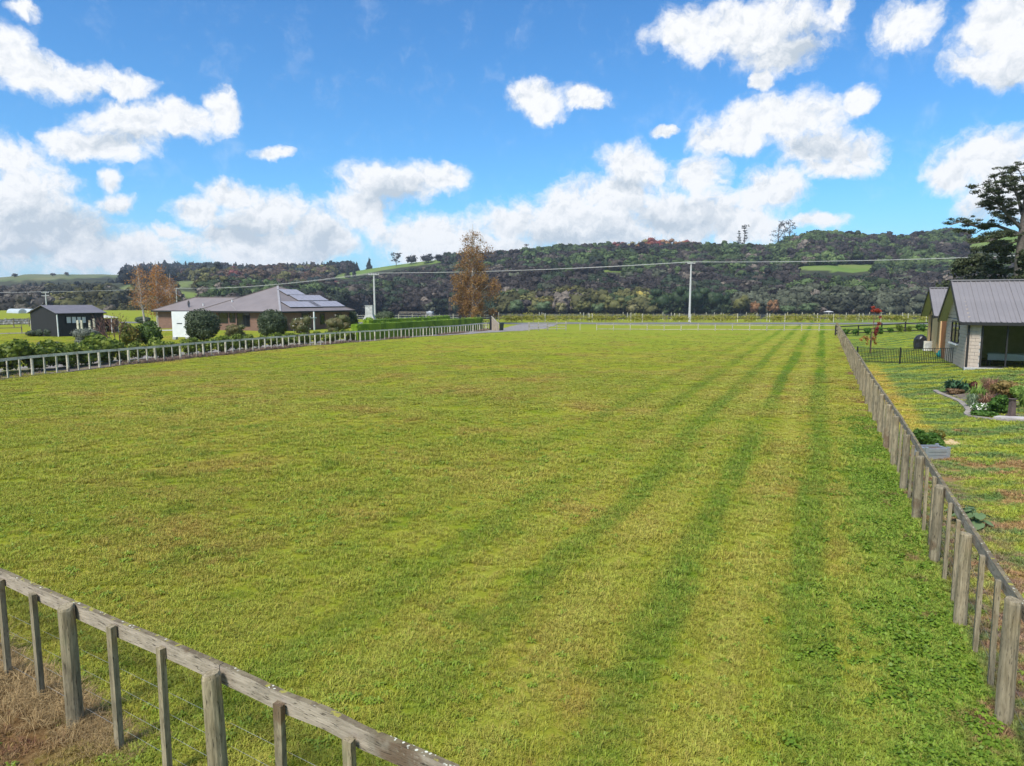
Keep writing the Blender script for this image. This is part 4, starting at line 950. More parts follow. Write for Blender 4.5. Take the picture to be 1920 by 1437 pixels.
for i, px_ in enumerate((31, 51)):
    Y = 235; p = Vector((XY(px_, Y, 1), Y, 0)); root = empty('tunnel_house', p, R(52), ['left', 'right'][i]+' of two long low white tunnel houses far beyond the shed', 'greenhouse', 'far white tunnel houses'); m__ = MB(); V = []; F = []
    for e in (0, 1):
        for k in range(9):
            a = math.pi*k/8; V.append((math.cos(a)*1.3, e*12-6, math.sin(a)*1.5+.0))
    for k in range(8): F.append((k, k+1, 9+k+1, 9+k))
    F += [tuple(range(9))[::-1], tuple(range(9, 18))]; m__.add(V, F); m__.build('cover', plain('tunnel_film', (.42, .46, .47), .5, .1, 1), root)
    MB().box((0, -6.03, .65), (.8, .05, 1.2)).build('door', M_conc, root)

# ------------------------------------------------------------------ hedge along the left fence
hl = along(offset_line(LFP, 2.1), 1.55); rg = random.Random(9); hm = []
for k in range(6):
    V_, F_ = leaf_cloud(bush_blobs(1.5, 1.25, 70+k, 9), 1500, .10, 80+k, shell=.6); me = arr_mesh('hedge_shrub', V_, F_); me.materials.append(HEDGE); hm.append(me)
HS = []
for i, (p, t_) in enumerate(hl):
    x_, y_ = project(p.x, p.y, .5)
    if x_ > 655 or x_ < -60: continue
    if 205 < x_ < 232 or 247 < x_ < 258: sc = .62
    else: sc = rg.uniform(.9, 1.15)*(1.5 if x_ < 195 else 1.05)
    o = bpy.data.objects.new('hedge_shrub', rg.choice(hm)); C.objects.link(o); o.location = (p.x+rg.uniform(-.15, .15), p.y+rg.uniform(-.15, .15), zgf(p.x, p.y)-.03); o.scale = (sc, sc, sc*rg.uniform(.9, 1.12)); o.rotation_euler = (0, 0, rg.uniform(0, 6.28))
    HS.append((x_, o))
HS.sort(key=lambda q: q[0]); ZONES = [(45, 'at the left picture edge'), (110, 'before the lavender domes'), (200, 'before the black shed'), (240, 'below the little bare tree'), (300, 'before the autumn shrub'), (350, 'before the white panel'), (415, 'below the left round bush'), (480, 'below the brown rose bush'), (545, 'below the right round bush'), (900, 'before the white rose')]
last, k_ = None, 0
for x_, o in HS:
    zn = next(q for q in ZONES if x_ < q[0]); k_ = k_+1 if zn is last else 0; last = zn
    tag(o, ('tall ' if x_ < 195 else 'low ')+'green hedge shrub behind the left fence, '+['first', 'second', 'third', 'fourth', 'fifth', 'sixth', 'seventh', 'eighth'][min(k_, 7)]+' '+zn[1], 'shrub', 'hedge shrubs behind the left fence')
def trimmed(name, P, wd, ht, label, seed, dn=170, leaf=.10):
    """continuous clipped hedge along a line"""
    root = empty(name, (P[0][0], P[0][1], zgf(P[0][0], P[0][1])), 0, label, 'hedge'); S = along(P, .3); r = np.random.default_rng(seed); bl = []; o0 = root.location
    for p, t_ in S: bl.append((p.x-o0.x+r.normal()*.03, p.y-o0.y+r.normal()*.03, ht*.5, wd*.52, wd*.52, ht*.5))
    V_, F_ = leaf_cloud(bl, int(len(S)*.3*dn), leaf, seed, core=False, shell=.8); top = V_[:, 2] > ht*.99; V_[top, 2] = ht*.99+(V_[top, 2]-ht*.99)*.3
    mesh_leaf('foliage', (V_, F_), HEDGEY, root)
    m__ = MB()
    for (a, ta), (b_, tb) in zip(S[:-3:3], S[3::3]): m__.beam((a.x-o0.x, a.y-o0.y, ht*.46), (b_.x-o0.x, b_.y-o0.y, ht*.46), wd*.8, ht*.86)
    m__.build('stems', HEDGEY, root); return root
LH = [p for p in offset_line(LFP, 1.7)]; LH = [p for p in LH if project(p.x, p.y, 0)[0] > 625]
trimmed('clipped_hedge', LH[:-1]+[LH[-1].lerp(LH[-2], .3)], 1.1, 1.95, 'long bright clipped hedge directly behind the far half of the left fence', 31)
LH2 = [p for p in offset_line(LFP, 7.6)]; LH2 = [p for p in LH2 if project(p.x, p.y, 0)[0] > 610]
trimmed('clipped_hedge', [G(700, 613)] + LH2[1:-1]+[LH2[-1].lerp(LH2[-2], .3)+Vector((0, 4, 0))], 1.1, 2.05, 'second clipped hedge across the drive, ending at the black gate', 32)
# ------------------------------------------------------------------ outdoor fireplace
p = Vector((XY(694, 92, 0), 92, 0)); p.z = zgf(p.x, p.y); root = empty('outdoor_fireplace', p, R(-6), 'pale concrete block outdoor fireplace with a tall stepped chimney', 'fireplace')
s = 92/FPX; m__ = MB(); m__.box((-.0*s, 0, .85), (21*s, 1.0, 1.9)); m__.build('base', M_conc, root)
m__ = MB(); m__.add([(-9.5*s, -.45, 1.8), (9.5*s, -.45, 1.8), (9.5*s, .45, 1.8), (-9.5*s, .45, 1.8), (-7*s, -.4, 2.25), (7*s, -.4, 2.25), (7*s, .4, 2.25), (-7*s, .4, 2.25)], [(0, 1, 5, 4), (1, 2, 6, 5), (2, 3, 7, 6), (3, 0, 4, 7), (4, 5, 6, 7)]); m__.build('shoulder', M_conc, root)
MB().box((0, 0, 2.85), (13.6*s, .75, 1.25)).build('chimney', M_conc, root); MB().box((0, 0, 3.5), (15*s, .85, .07)).build('chimney_cap', M_conc, root)
MB().box((-6.3*s, -.52, .95), (7*s, .05, 1.0)).build('wood_box_opening', plain('shadow_grey', (.16, .155, .15), .9, .2, 3), root)  # flat panel in place of a recess, its shade put into the grey
# ------------------------------------------------------------------ gate: black posts, railings, wing, bin
for i, px_ in enumerate((780/3.84+660, 911/3.84+660, 999/3.84+660)):
    Y = 98.5 if i < 2 else 97.; p = Vector((XY(px_, Y, 0), Y, 0)); h_ = (619-591.5)/FPX*Y
    m__ = MB(); m__.box((0, 0, h_/2-.1), (.34, .34, h_+.2)); m__.box((0, 0, h_+.02), (.40, .40, .05)); o = m__.build('gate_pillar', M_dark); o.location = p; tag(o, ['left', 'middle', 'right'][i]+'most tall black gate pillar at the end of the left fence' if i != 1 else 'middle tall black gate pillar at the end of the left fence', 'pillar', 'black gate pillars')
a, b_ = XY(865, 98.5, 0), XY(919, 97.5, 0); root = empty('entrance_gate', (a, 98.5, 0), 0, 'dark railed gate hung between the black pillars', 'gate')
for z in (.25, .6, .95, 1.3): MB().beam((.2, 0, z), (b_-a-.2, -.9, z), .05, .09).build('rail', M_dark, root)
for k in range(5): MB().box((.25+(b_-a-.5)*k/4, -.9*k/4, .77), (.07, .05, 1.2)).build('stile', M_dark, root)
p0_, p1_ = Vector((XY(922, 96, 0), 96, 0)), Vector((XY(935.5, 94.5, 0), 94.5, 0)); root = empty('gate_wing', p0_, math.atan2(p1_.y-p0_.y, p1_.x-p0_.x), 'pale boarded fence wing with a sloping top beside the right gate pillar', 'fence'); L = (p1_-p0_).length; nbd = 7
for k in range(nbd):
    x0, x1 = L*k/nbd, L*(k+1)/nbd-.012; za, zb = 1.95-1.0*x0/L, 1.95-1.0*x1/L
    MB().add([(x0, 0, -.1), (x1, 0, -.1), (x1, 0, zb), (x0, 0, za), (x0, .04, -.1), (x1, .04, -.1), (x1, .04, zb), (x0, .04, za)], [(0, 1, 2, 3), (7, 6, 5, 4), (0, 4, 5, 1), (3, 2, 6, 7), (0, 3, 7, 4), (1, 5, 6, 2)]).build('board', M_rail, root)
MB().beam((-.05, .02, 2.0), (L+.05, .02, .98), .12, .05).build('capping', M_railw, root)
p = Vector((XY(940.5, 96, 0), 96, 0)); root = empty('wheelie_bin', p, .2, 'dark green bin standing just right of the boarded gate wing', 'bin'); M_bin = plain('bin_plastic', (.02, .03, .022), .5, .2, 3)
MB().add([(-.2, -.24, .05), (.2, -.24, .05), (.2, .22, .05), (-.2, .22, .05), (-.27, -.32, .98), (.27, -.32, .98), (.27, .30, .98), (-.27, .30, .98)], [(3, 2, 1, 0), (0, 1, 5, 4), (1, 2, 6, 5), (2, 3, 7, 6), (3, 0, 4, 7), (4, 5, 6, 7)]).build('body', M_bin, root)
MB().box((0, 0, 1.02), (.58, .68, .06), rx=R(4)).build('lid', M_bin, root)
for a in (-.22, .22): MB().tube([(a-.025, .24, .1), (a+.025, .24, .1)], .1, 10).build('wheel', M_fasc, root)
# ------------------------------------------------------------------ right-hand house
M_roofr = plain('grey_roof_steel', (.195, .180, .182), .45, .08, .7, spec=.5)
M_block = plain('pale_block', (.47, .385, .315), .85, .12, 3, .25, 40)
M_soffit = plain('painted_soffit', (.42, .42, .32), .7, .05, 2)
M_cedar = plain('cedar_board', (.36, .10, .03), .5, .35, 4, stretch=(6, 6, .5))
M_peach = plain('oiled_timber', (.62, .40, .20), .6, .2, 4, stretch=(5, 5, .5))
C0 = Vector((24.85, 37.13, 0)); C0.z = zgf(C0.x, C0.y)
xr = Vector((RR.x, RR.y, 0)); yr_ = Vector((D.x, D.y, 0))
hr = empty('block_house', C0, -TH, 'pale block house with twin grey metal gables and dark sliding doors at right', 'house')
HW, HL, XL = 2.72, 6.9, 12.0
def slab_wall(name, x0, x1, y0, y1, z0, z1, mat, parent=hr): return MB().box(((x0+x1)/2, (y0+y1)/2, (z0+z1)/2), (x1-x0, y1-y0, z1-z0)).build(name, mat, parent)
# front wall core, then blocks proud of it
DX0, DX1 = .66, 4.1       # sliding door opening
slab_wall('wall', .03, DX0-.02, .03, .2, 0, HW, M_conc); slab_wall('wall', DX1, XL, 0, .2, 0, HW, M_block); slab_wall('wall', DX0, DX1, .03, .2, 2.56, HW, M_fasc)
slab_wall('wall', .03, .2, .2, HL, 0, HW, M_conc); slab_wall('wall', XL-.2, XL, .2, HL, 0, HW, M_block); slab_wall('wall', .2, XL, HL-.2, HL, 0, HW, M_block)
bw, bh_ = .39, .19
bm = MB().box((0, 0, 0), (bw-.012, .10, bh_-.014)).me('block'); bm.materials.append(M_block); bmh = MB().box((0, 0, 0), (bw/2-.012, .10, bh_-.014)).me('block'); bmh.materials.append(M_block)
bms = MB().box((0, 0, 0), (.10, bw-.012, bh_-.014)).me('block'); bms.materials.append(M_block)
nrow = 14
for r_ in range(nrow):
    z = bh_*(r_+.5)+.04; x = 0.0 if r_ % 2 == 0 else -bw/2
    while x < DX0-.1:
        a, b_ = max(0, x), min(DX0-.02, x+bw)
        if b_-a > .3: link('block', bm, hr, loc=((a+b_)/2, .03, z))
        elif b_-a > .08: o = link('block', bmh, hr, loc=((a+b_)/2, .03, z)); o.scale = ((b_-a)/(bw/2), 1, 1)
        x += bw
# gable wall facing left: window opening between y 1.0 and 2.9
def gp_y(px): q = local(hr, on_plane(px, 640, C0, -xr)); return q.y
wy0, wy1 = max(.35, gp_y(1797)), gp_y(1783); wz0 = local(hr, on_plane(1790, 643, C0, -xr)).z; wz1 = HW-.12
for r_ in range(nrow):
    z = bh_*(r_+.5)+.04; y = .02 if r_ % 2 == 0 else -.175
    while y < HL-.05:
        a, b_ = max(.09, y), min(HL, y+bw)
        if b_-a > .1 and not (a < wy1 and b_ > wy0 and wz0 < z+.05 < wz1):
            o = link('block', bms, hr, loc=(.03, (a+b_)/2, z)); o.scale = (1, (b_-a)/bw, 1)
        y += bw
gt = MB()
ap = 4.78; EVr = 2.78
nb_ = 10
for i in range(nb_):
    f0 = i/nb_; hh = (ap-EVr)/nb_; y0_, y1_ = f0*(HL/2)+.05, HL-f0*(HL/2)-.05
    if y1_-y0_ > .2: MB().box((.03, (y0_+y1_)/2, EVr-.03+hh*(i+.5)), (.10, y1_-y0_, hh-.014)).build('block_course', M_block, hr)
o = MB().box((.02, (wy0+wy1)/2, (wz0+wz1)/2), (.03, wy1-wy0, wz1-wz0)).build('window', M_glass, hr)
m__ = MB()
for y in (wy0+.03, (wy0+wy1)/2, wy1-.03): m__.box((.0, y, (wz0+wz1)/2), (.07, .05, wz1-wz0))
for z in (wz0+.03, wz1-.03): m__.box((.0, (wy0+wy1)/2, z), (.065, wy1-wy0-.1, .05))
m__.build('window_frame', M_fasc, o); MB().box((-.06, (wy0+wy1)/2, wz0-.05), (.20, wy1-wy0+.1, .07)).build('sill', M_white, o)
# slab edge and sliding door
MB().box((XL/2, -.02, .06), (XL+.1, .3, .22)).build('slab_edge', M_conc, hr)
m_, t, b, out = nmat('door_glass'); gl = t.node('ShaderNodeBsdfGlossy'); gl.inputs['Roughness'].default_value = .03; gl.inputs[0].default_value = (.6, .62, .64, 1); tr = t.node('ShaderNodeBsdfTransparent'); tr.inputs[0].default_value = (.8, .82, .82, 1)
mx = t.node('ShaderNodeMixShader'); fr = t.node('ShaderNodeFresnel'); fr.inputs[0].default_value = 1.5; t.l.new(fr.outputs[0], mx.inputs[0]); t.l.new(tr.outputs[0], mx.inputs[1]); t.l.new(gl.outputs[0], mx.inputs[2]); t.l.new(mx.outputs[0], out.inputs[0]); M_clear = m_
sd = MB(); 
for x in (DX0+.04, DX1-.04): sd.box((x, .08, 1.36), (.08, .10, 2.4))
for z in (.2, 2.52): sd.box(((DX0+DX1)/2, .08, z), (DX1-DX0-.16, .10, .08))
door = sd.build('sliding_door', M_fasc, hr)
for k in range(3):
    a = DX0+.08+(DX1-DX0-.16)*k/3; L = (DX1-DX0-.16)/3; MB().box((a+L/2, .10, 1.36), (L, .012, 2.24)).build('pane', M_clear, door)
    if k: MB().box((a, .07, 1.36), (.07, .06, 2.24)).build('stile', M_fasc, door)
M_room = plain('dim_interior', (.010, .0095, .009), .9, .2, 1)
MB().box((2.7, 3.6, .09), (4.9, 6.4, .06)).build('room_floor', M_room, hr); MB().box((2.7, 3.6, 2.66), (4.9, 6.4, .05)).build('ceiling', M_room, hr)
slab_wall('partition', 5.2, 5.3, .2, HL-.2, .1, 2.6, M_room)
# roof: sheets with ribs
sl_ = math.atan2(ap-EVr+.1, HL/2); y_e0, y_e1 = -.35, HL+.35; run = HL/2+.35; zr_ = ap+.16; ze = zr_ - run*math.tan(sl_); sL = run/math.cos(sl_); X0r = -.45; sw = .92
shm = MB(); shm.box((sw/2, 0, 0), (sw-.01, sL, .02))
for k in range(4): shm.box((.06+k*.23, 0, .025), (.05, sL, .03))
shm.box((.012, 0, .035), (.04, sL, .05)); shm = shm.me('roof_sheet'); shm.materials.append(M_roofr)
for k in range(14):
    o = link('roof_sheet', shm, hr, loc=(X0r+k*sw, (y_e0+HL/2)/2, (zr_+ze)/2)); o.rotation_euler = (sl_, 0, 0)
o = MB().box((X0r+7*sw, (y_e1+HL/2)/2, (zr_+ze)/2), (14*sw, sL, .03), rx=-sl_).build('rear_roof', M_roofr, hr)
MB().box((X0r+7*sw, HL/2, zr_+.03), (14*sw+.06, .34, .07)).build('ridge_cap', M_roofr, hr)
def gable_trim(x0, yA, yB, zE, zR, root, tag_=''):
    ym = (yA+yB)/2
    for (ya, yb) in ((yA, ym), (yB, ym)):
        L = math.hypot(ym-ya, zR-zE); a_ = math.atan2(zR-zE, (ym-ya)); M_ = Matrix.Rotation(a_, 3, 'X') if ya < ym else Matrix.Rotation(-math.atan2(zR-zE, ya-ym), 3, 'X')
        MB().box((x0-.02, (ya+yb)/2, (zE+zR)/2-.08), (.04, L+.05, .20), M=M_).build('bargeboard', M_fasc, root)
        MB().box((x0+.26, (ya+yb)/2, (zE+zR)/2-.13), (.5, L, .02), M=M_).build('soffit', M_soffit, root)
gable_trim(X0r, y_e0, y_e1, ze, zr_, hr)
MB().box((X0r+7*sw, y_e0-.05, ze-.08), (14*sw, .12, .16)).build('gutter', M_fasc, hr)
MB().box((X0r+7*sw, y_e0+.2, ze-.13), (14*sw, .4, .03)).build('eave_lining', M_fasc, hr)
dpx = local(hr, on_plane(1815, 640, C0-yr_*.1, -yr_)).x; MB().tube([(dpx, -.1, .05), (dpx, -.1, 2.55), (dpx, -.3, 2.66)], .055, 8).build('downpipe', M_fasc, hr)
# link with cedar panel, second gable wing
slab_wall('link_wall', .35, 9., HL, 11.7, 0, 2.7, M_fasc); slab_wall('cedar_panel', .05, .30, 7.0, 9.3, .05, 2.72, M_cedar); slab_wall('corner_post', .0, .16, 9.5, 9.75, 0, 2.72, M_peach)
slab_wall('wing_wall', .45, 9., 11.8, 17.9, 0, 2.7, M_dark)
for y0_, y1_ in ((11.75, 12.1), (13.0, 15.6), (17.4, 17.95)): slab_wall('timber_panel', .30, .44, y0_, y1_, 0, 2.72, M_peach)
MB().add([(.4, 11.8, 2.7), (.4, 17.9, 2.7), (.4, 14.85, 4.5), (9, 11.8, 2.7), (9, 17.9, 2.7), (9, 14.85, 4.5)], [(0, 2, 1), (3, 4, 5)]).build('gable_infill', M_peach, hr)
w2a, w2b = 11.35, 18.25; ym2 = (w2a+w2b)/2; zE2, zR2 = 2.72, 4.72; L2 = math.hypot(ym2-w2a, zR2-zE2); a2_ = math.atan2(zR2-zE2, ym2-w2a)
for k in range(10):
    o = link('roof_sheet', shm, hr, loc=(-.165+k*sw, (w2a+ym2)/2, (zE2+zR2)/2)); o.rotation_euler = (a2_, 0, 0); o.scale = (1, L2/sL, 1)
MB().box((-.165+5*sw, (w2b+ym2)/2, (zE2+zR2)/2), (10*sw, L2, .03), rx=-a2_).build('rear_roof', M_roofr, hr); MB().box((-.165+5*sw, ym2, zR2+.03), (10*sw, .32, .07)).build('ridge_cap', M_roofr, hr)
gable_trim(-.165, w2a, w2b, zE2, zR2, hr)
MB().box((-.165+5*sw, w2a-.05, zE2-.06), (10*sw, .12, .14)).build('gutter', M_fasc, hr)
def HRW(x, y, z=0): return C0 + xr*x + yr_*y + Vector((0, 0, z))
# table indoors
root = empty('dining_table', HRW(2.1, 1.2, .12), -TH, 'table under a white cloth inside the dark sliding doors', 'table')
MB().box((0, 0, .74), (1.9, .9, .05)).build('tabletop', M_white, root); MB().box((0, -.44, .58), (1.9, .03, .32)).build('cloth_drop', M_white, root)
for a in (-.8, .8):
    for b_ in (-.35, .35): MB().box((a, b_, .36), (.07, .07, .72)).build('leg', M_fasc, root)
# ------------------------------------------------------------------ pool-type fence, BBQ, heat pump, bag
A_, B_ = G(1799, 683), G(1606, 678.5); root = empty('railing_fence', A_, 0, 'low black metal railing fence across the lawn beside the block house', 'fence'); M_alu = plain('black_metal', (.018, .02, .019), .4, .1, 3)
dv_ = B_-A_; Lf = Vector((dv_.x, dv_.y, 0)).length; hz = lambda f: zgf(A_.x+dv_.x*f, A_.y+dv_.y*f)-A_.z
pk = MB().box((0, 0, .5), (.022, .022, .88)).me('picket'); pk.materials.append(M_alu); np_ = 62
for k in range(1, np_):
    f = k/np_; link('picket', pk, root, loc=(dv_.x*f, dv_.y*f, hz(f)))
for k in (0, 1, 2):
    f = (0, .545, .998)[k]; MB().box((dv_.x*f, dv_.y*f, hz(f)+.5), (.07, .07, 1.12)).build('post', M_alu, root)
for z in (.10, .96):
    for s0, s1 in ((0, .33), (.33, .66), (.66, 1.)): MB().beam((dv_.x*s0, dv_.y*s0, hz(s0)+z), (dv_.x*s1, dv_.y*s1, hz(s1)+z), .03, .035).build('rail', M_alu, root)
p = G(1725, 655); root = empty('covered_barbecue', p, 0, 'bulky rounded barbecue under a black cover at the house corner', 'barbecue'); s = p.y/FPX
prof = [(0, .42), (.15, .46), (.5, .48), (.8, .46), (1.0, .36), (1.12, .2), (1.16, .02)]; m__ = MB(); m__.tube([(0, 0, z) for z, r_ in prof], [r_*1.0 for z, r_ in prof], 14, jit=.06, rng=random.Random(2)); m__.build('cover', plain('black_vinyl', (.02, .02, .024), .35, .2, 4, .6, 6), root)
for k in range(4): MB().tube([(.3*math.cos(k*1.57), .3*math.sin(k*1.57), -.05), (.3*math.cos(k*1.57), .3*math.sin(k*1.57), .06)], .05, 8).build('wheel', M_fasc, root)
p = G(1740, 658.5); root = empty('heat_pump', p, -TH, 'cream heat pump unit on the ground beside the covered barbecue', 'heat pump'); cream = plain('cream_metal', (.60, .56, .48), .5, .1, 3)
MB().box((0, 0, .42), (.62, .34, .64)).build('case', cream, root); m__ = MB(); m__.tube([(-.05, -.175, .42), (-.05, -.195, .42)], .22, 16); m__.build('fan_grille', M_conc, root); MB().box((0, 0, .07), (.66, .4, .08)).build('base', M_white, root)
p = G(1766, 669); root = empty('garden_bag', p, .4, 'crumpled teal bag standing on the grass behind the railing fence', 'bag'); teal = plain('teal_cloth', (.01, .22, .20), .7, .4, 5)
MB().tube([(0, 0, 0), (0, 0, .12), (.03, 0, .35), (.05, .02, .55), (.07, .02, .62)], [.30, .32, .22, .13, .05], 9, jit=.12, rng=random.Random(3)).build('body', teal, root); MB().box((.2, 0, .08), (.4, .3, .12), rz=.4).build('flap', teal, root)
# ------------------------------------------------------------------ raised metal planter, shrub, big-leaf plant
galv = plain('galvanised_steel', (.50, .52, .55), .35, .15, 3, metal=.7)
pA, pB = G(1738, 862), G(1775, 862); root = empty('raised_planter', (pA+pB)/2, math.atan2(pB.y-pA.y, pB.x-pA.x), 'low galvanised raised garden bed with ribbed sides behind the right fence', 'planter'); L = (pB-pA).length+.05; Wd = .45
for y in (0, Wd):
    for k in range(3): MB().box((0, y, .055+k*.095), (L, .03 if k % 2 else .045, .085)).build('side_panel', galv, root)
for x in (-L/2, L/2):
    for k in range(3): MB().box((x, Wd/2, .055+k*.095), (.03 if k % 2 else .045, Wd-.05, .085)).build('end_panel', galv, root)
    for y in (0, Wd): MB().box((x, y, .16), (.07, .07, .33)).build('corner_post', galv, root)
MB().box((0, Wd/2, .14), (L-.08, Wd-.08, .2)).build('soil', M_mulch, root)
LEAFYB = lm('leafy_shrub', [(.03, .08, .015), (.07, .15, .02), (.14, .23, .04)])
shrub(1742, 838, 50, 28, 'leafy green shrub growing behind the galvanised raised bed', LEAFYB, 2600, .07, 41, stem=False)
shrub(1722, 832, 26, 28, 'dark green leafy plant squeezed between the fence and raised bed', LEAFYB, 1500, .07, 42, stem=False, name='plant', cat='plant')
shrub(1758, 826, 30, 22, 'pale twiggy plant at the right end of the shrub by the raised bed', MIXED, 500, .05, 43, stem=False, name='plant', cat='plant')
BIGL = lm('big_leaf', [(.09, .15, .05), (.14, .21, .09), (.20, .27, .14)])
def bigleaf(px, py, label, n, L_, seed, mat=BIGL):
    p = G(px, py); root = empty('leafy_plant', p, 0, label, 'plant'); r = random.Random(seed)
    for i in range(n):
        a = r.uniform(0, 6.28); l = L_*r.uniform(.6, 1.1); up_ = r.uniform(.2, .8)*L_; w2 = l*.42; m__ = MB(); d_ = Vector((math.cos(a), math.sin(a), 0)); sdv = Vector((-d_.y, d_.x, 0))
        base = d_*l*.35+Vector((0, 0, up_)); pts = [(0, .1), (.3, .5), (.6, .5), (.85, .3), (1, .03)]; V = []; F = []
        for (f, ww) in pts:
            c = base + d_*l*f*.8 + Vector((0, 0, .10*l-.35*l*f*f))
            for sgn in (-1, 0, 1): V.append(c + sdv*sgn*ww*w2*2 + Vector((0, 0, .07*l*abs(sgn)*(1+.5*r.random()))))
        for k in range(len(pts)-1):
            for j in range(2): F.append((k*3+j, k*3+j+1, k*3+4+j, k*3+3+j))
        m__.add(V, F); m__.tube([(0, 0, 0), base*.6+Vector((0, 0, .05)), base+Vector((0, 0, .08*l))], .012, 5); m__.build('leaf', mat, root)
bigleaf(1832, 988, 'broad leaved rhubarb like plant on the lawn behind the right fence', 15, .34, 3)
bigleaf(1806, 970, 'smaller broad leaved plant closest to the right fence rails', 9, .26, 8)
p = G(1786, 828); root = MB(); m__ = MB(); poly = [(math.cos(a)*.75*(1+.15*math.sin(3*a)), math.sin(a)*.5) for a in [6.283*k/18 for k in range(18)]]; m__.prism(poly, -.02, .018); o = m__.build('sand_patch', plain('pale_sand', (.55, .40, .20), .9, .15, 3, .4, 30)); o.location = p; tag(o, kind='structure')
# ------------------------------------------------------------------ curved bed
EP = [(1753, 734), (1761, 739), (1782, 747), (1800, 755), (1811, 765), (1816, 772), (1812, 778), (1818, 782), (1840, 786), (1875, 790), (1935, 791)]
M_edge = plain('edging_concrete', (.27, .235, .205), .9, .25, 4, .3, 30)
strip('garden_edging', [G(*q) for q in EP], .17, M_edge, .07, th=.14)
bd = [G(*q) for q in [(1762, 737), (1800, 750), (1816, 765), (1820, 778), (1860, 785), (1930, 786), (1960, 740), (1900, 728), (1800, 728)]]
m__ = MB(); cx_ = sum((q for q in bd), Vector())/len(bd); V = [tuple(cx_+Vector((0, 0, .05)))]+[(q.x, q.y, q.z+.015) for q in bd]; m__.add(V, [(0, i+1, (i+1) % len(bd)+1) for i in range(len(bd))]); tag(m__.build('garden_soil', M_mulch), kind='structure')
STRAP = lm('strap_leaf', [(.02, .06, .03), (.05, .12, .05), (.16, .24, .14)], trans=.15); STRAPL = lm('lime_strap_leaf', [(.10, .19, .03), (.20, .30, .05), (.30, .36, .12)]); REDG = lm('red_grass_leaf', [(.24, .11, .08), (.36, .20, .13), (.30, .24, .10)])
YELS = lm('golden_shrub_leaf', [(.14, .12, .03), (.26, .17, .06), (.30, .26, .06)])
def strappy(px, py, wpx, hpx, label, mat, n=90, wd=.05, seed=1, name='strappy_plant', cat='plant'):
    p = G(px, py); s = p.y/FPX; V, F = tuft(seed, n, hpx*s*1.25, wpx*s*.5, wd, 1.3, wpx*s*.18); root = empty(name, p, 0, label, cat)
    mm = bpy.data.meshes.new('leaves'); mm.from_pydata([tuple(v) for v in V], [], [tuple(dict.fromkeys(f)) for f in F]); mm.update(); link('leaves', mm, root, [mat]); return root
strappy(1786, 737, 44, 24, 'dark glossy strap leaved clump at the left tip of the garden bed', STRAP, 170, .09, 3)
strappy(1808, 739, 34, 22, 'dark strap leaved clump behind the low bronze shrub', STRAP, 120, .08, 5)
shrub(1792, 741, 32, 13, 'low bronze green mound at the edge of the garden bed', BRONZE, 1200, .05, 51, stem=False)
shrub(1820, 738, 22, 24, 'dark red leaved shrub between the strap clump and the russet grasses', lm('dark_red_leaf', [(.08, .02, .02), (.16, .05, .04), (.2, .12, .06)]), 900, .05, 52, stem=False)
strappy(1832, 758, 46, 34, 'spiky green flax like clump in the middle of the garden bed', STRAPL, 190, .04, 7)
strappy(1822, 765, 36, 28, 'silvery green arching grass clump above the white flowers', lm('silver_strap', [(.14, .20, .10), (.30, .36, .22)]), 120, .03, 9)
strappy(1856, 742, 56, 34, 'tall russet feathery grass along the back of the garden bed', REDG, 320, .022, 11, 'feather_grass', 'grass clump')
strappy(1848, 760, 50, 22, 'pinkish russet grass drooping behind the white flowers', REDG, 220, .022, 12, 'feather_grass', 'grass clump')
shrub(1886, 748, 64, 38, 'golden brown twiggy shrub at the back right of the garden bed', YELS, 2600, .055, 53)
shrub(1840, 771, 38, 15, 'low mound covered in small white flowers at the bed edge', LEAFYB, 700, .05, 54, flowers=420, stem=False, tight=True, name='flowering_mound', cat='plant')
shrub(1874, 776, 40, 36, 'bushy mid green shrub left of the brown pedestal', LEAFYB, 1800, .06, 55, stem=False)
shrub(1846, 782, 50, 12, 'low green ground cover in front of the white flowers', LEAFYB, 900, .05, 56, stem=False, name='ground_cover', cat='plant')
shrub(1912, 752, 34, 34, 'yellow green shrub directly behind the brown pedestal', STRAPL, 1200, .06, 57)
strappy(1924, 766, 44, 34, 'green strap leaves at the right edge behind the brown pedestal', STRAPL, 90, .05, 17)
p = G(1896, 784); root = empty('pedestal', p+Vector((0, 0, .05)), 0, 'square brown pedestal with a shallow dish on top in the garden bed', 'bird bath'); s = p.y/FPX; brn = plain('brown_stone', (.10, .07, .06), .8, .3, 5, .5, 20); ph = 34*s
MB().box((0, 0, ph*.05), (14*s, 14*s, ph*.1)).build('plinth', brn, root); MB().add([(-4.6*s, -4.6*s, ph*.1), (4.6*s, -4.6*s, ph*.1), (4.6*s, 4.6*s, ph*.1), (-4.6*s, 4.6*s, ph*.1), (-4*s, -4*s, ph*.88), (4*s, -4*s, ph*.88), (4*s, 4*s, ph*.88), (-4*s, 4*s, ph*.88)], [(0, 1, 5, 4), (1, 2, 6, 5), (2, 3, 7, 6), (3, 0, 4, 7)]).build('column', brn, root)
MB().tube([(0, 0, ph*.86), (0, 0, ph*.95), (0, 0, ph)], [4*s, 6*s, 7.5*s], 14).build('dish', brn, root)
qa, qb = G(1875, 787), G(1935, 790); m__ = MB(); m__.beam(qa+Vector((0, .2, .04)), qb+Vector((0, .2, .04)), .42, .09); o = m__.build('stone_slab', plain('pale_stone', (.46, .42, .40), .8, .2, 3)); tag(o, 'pale flat stone slab under the brown pedestal', 'slab')

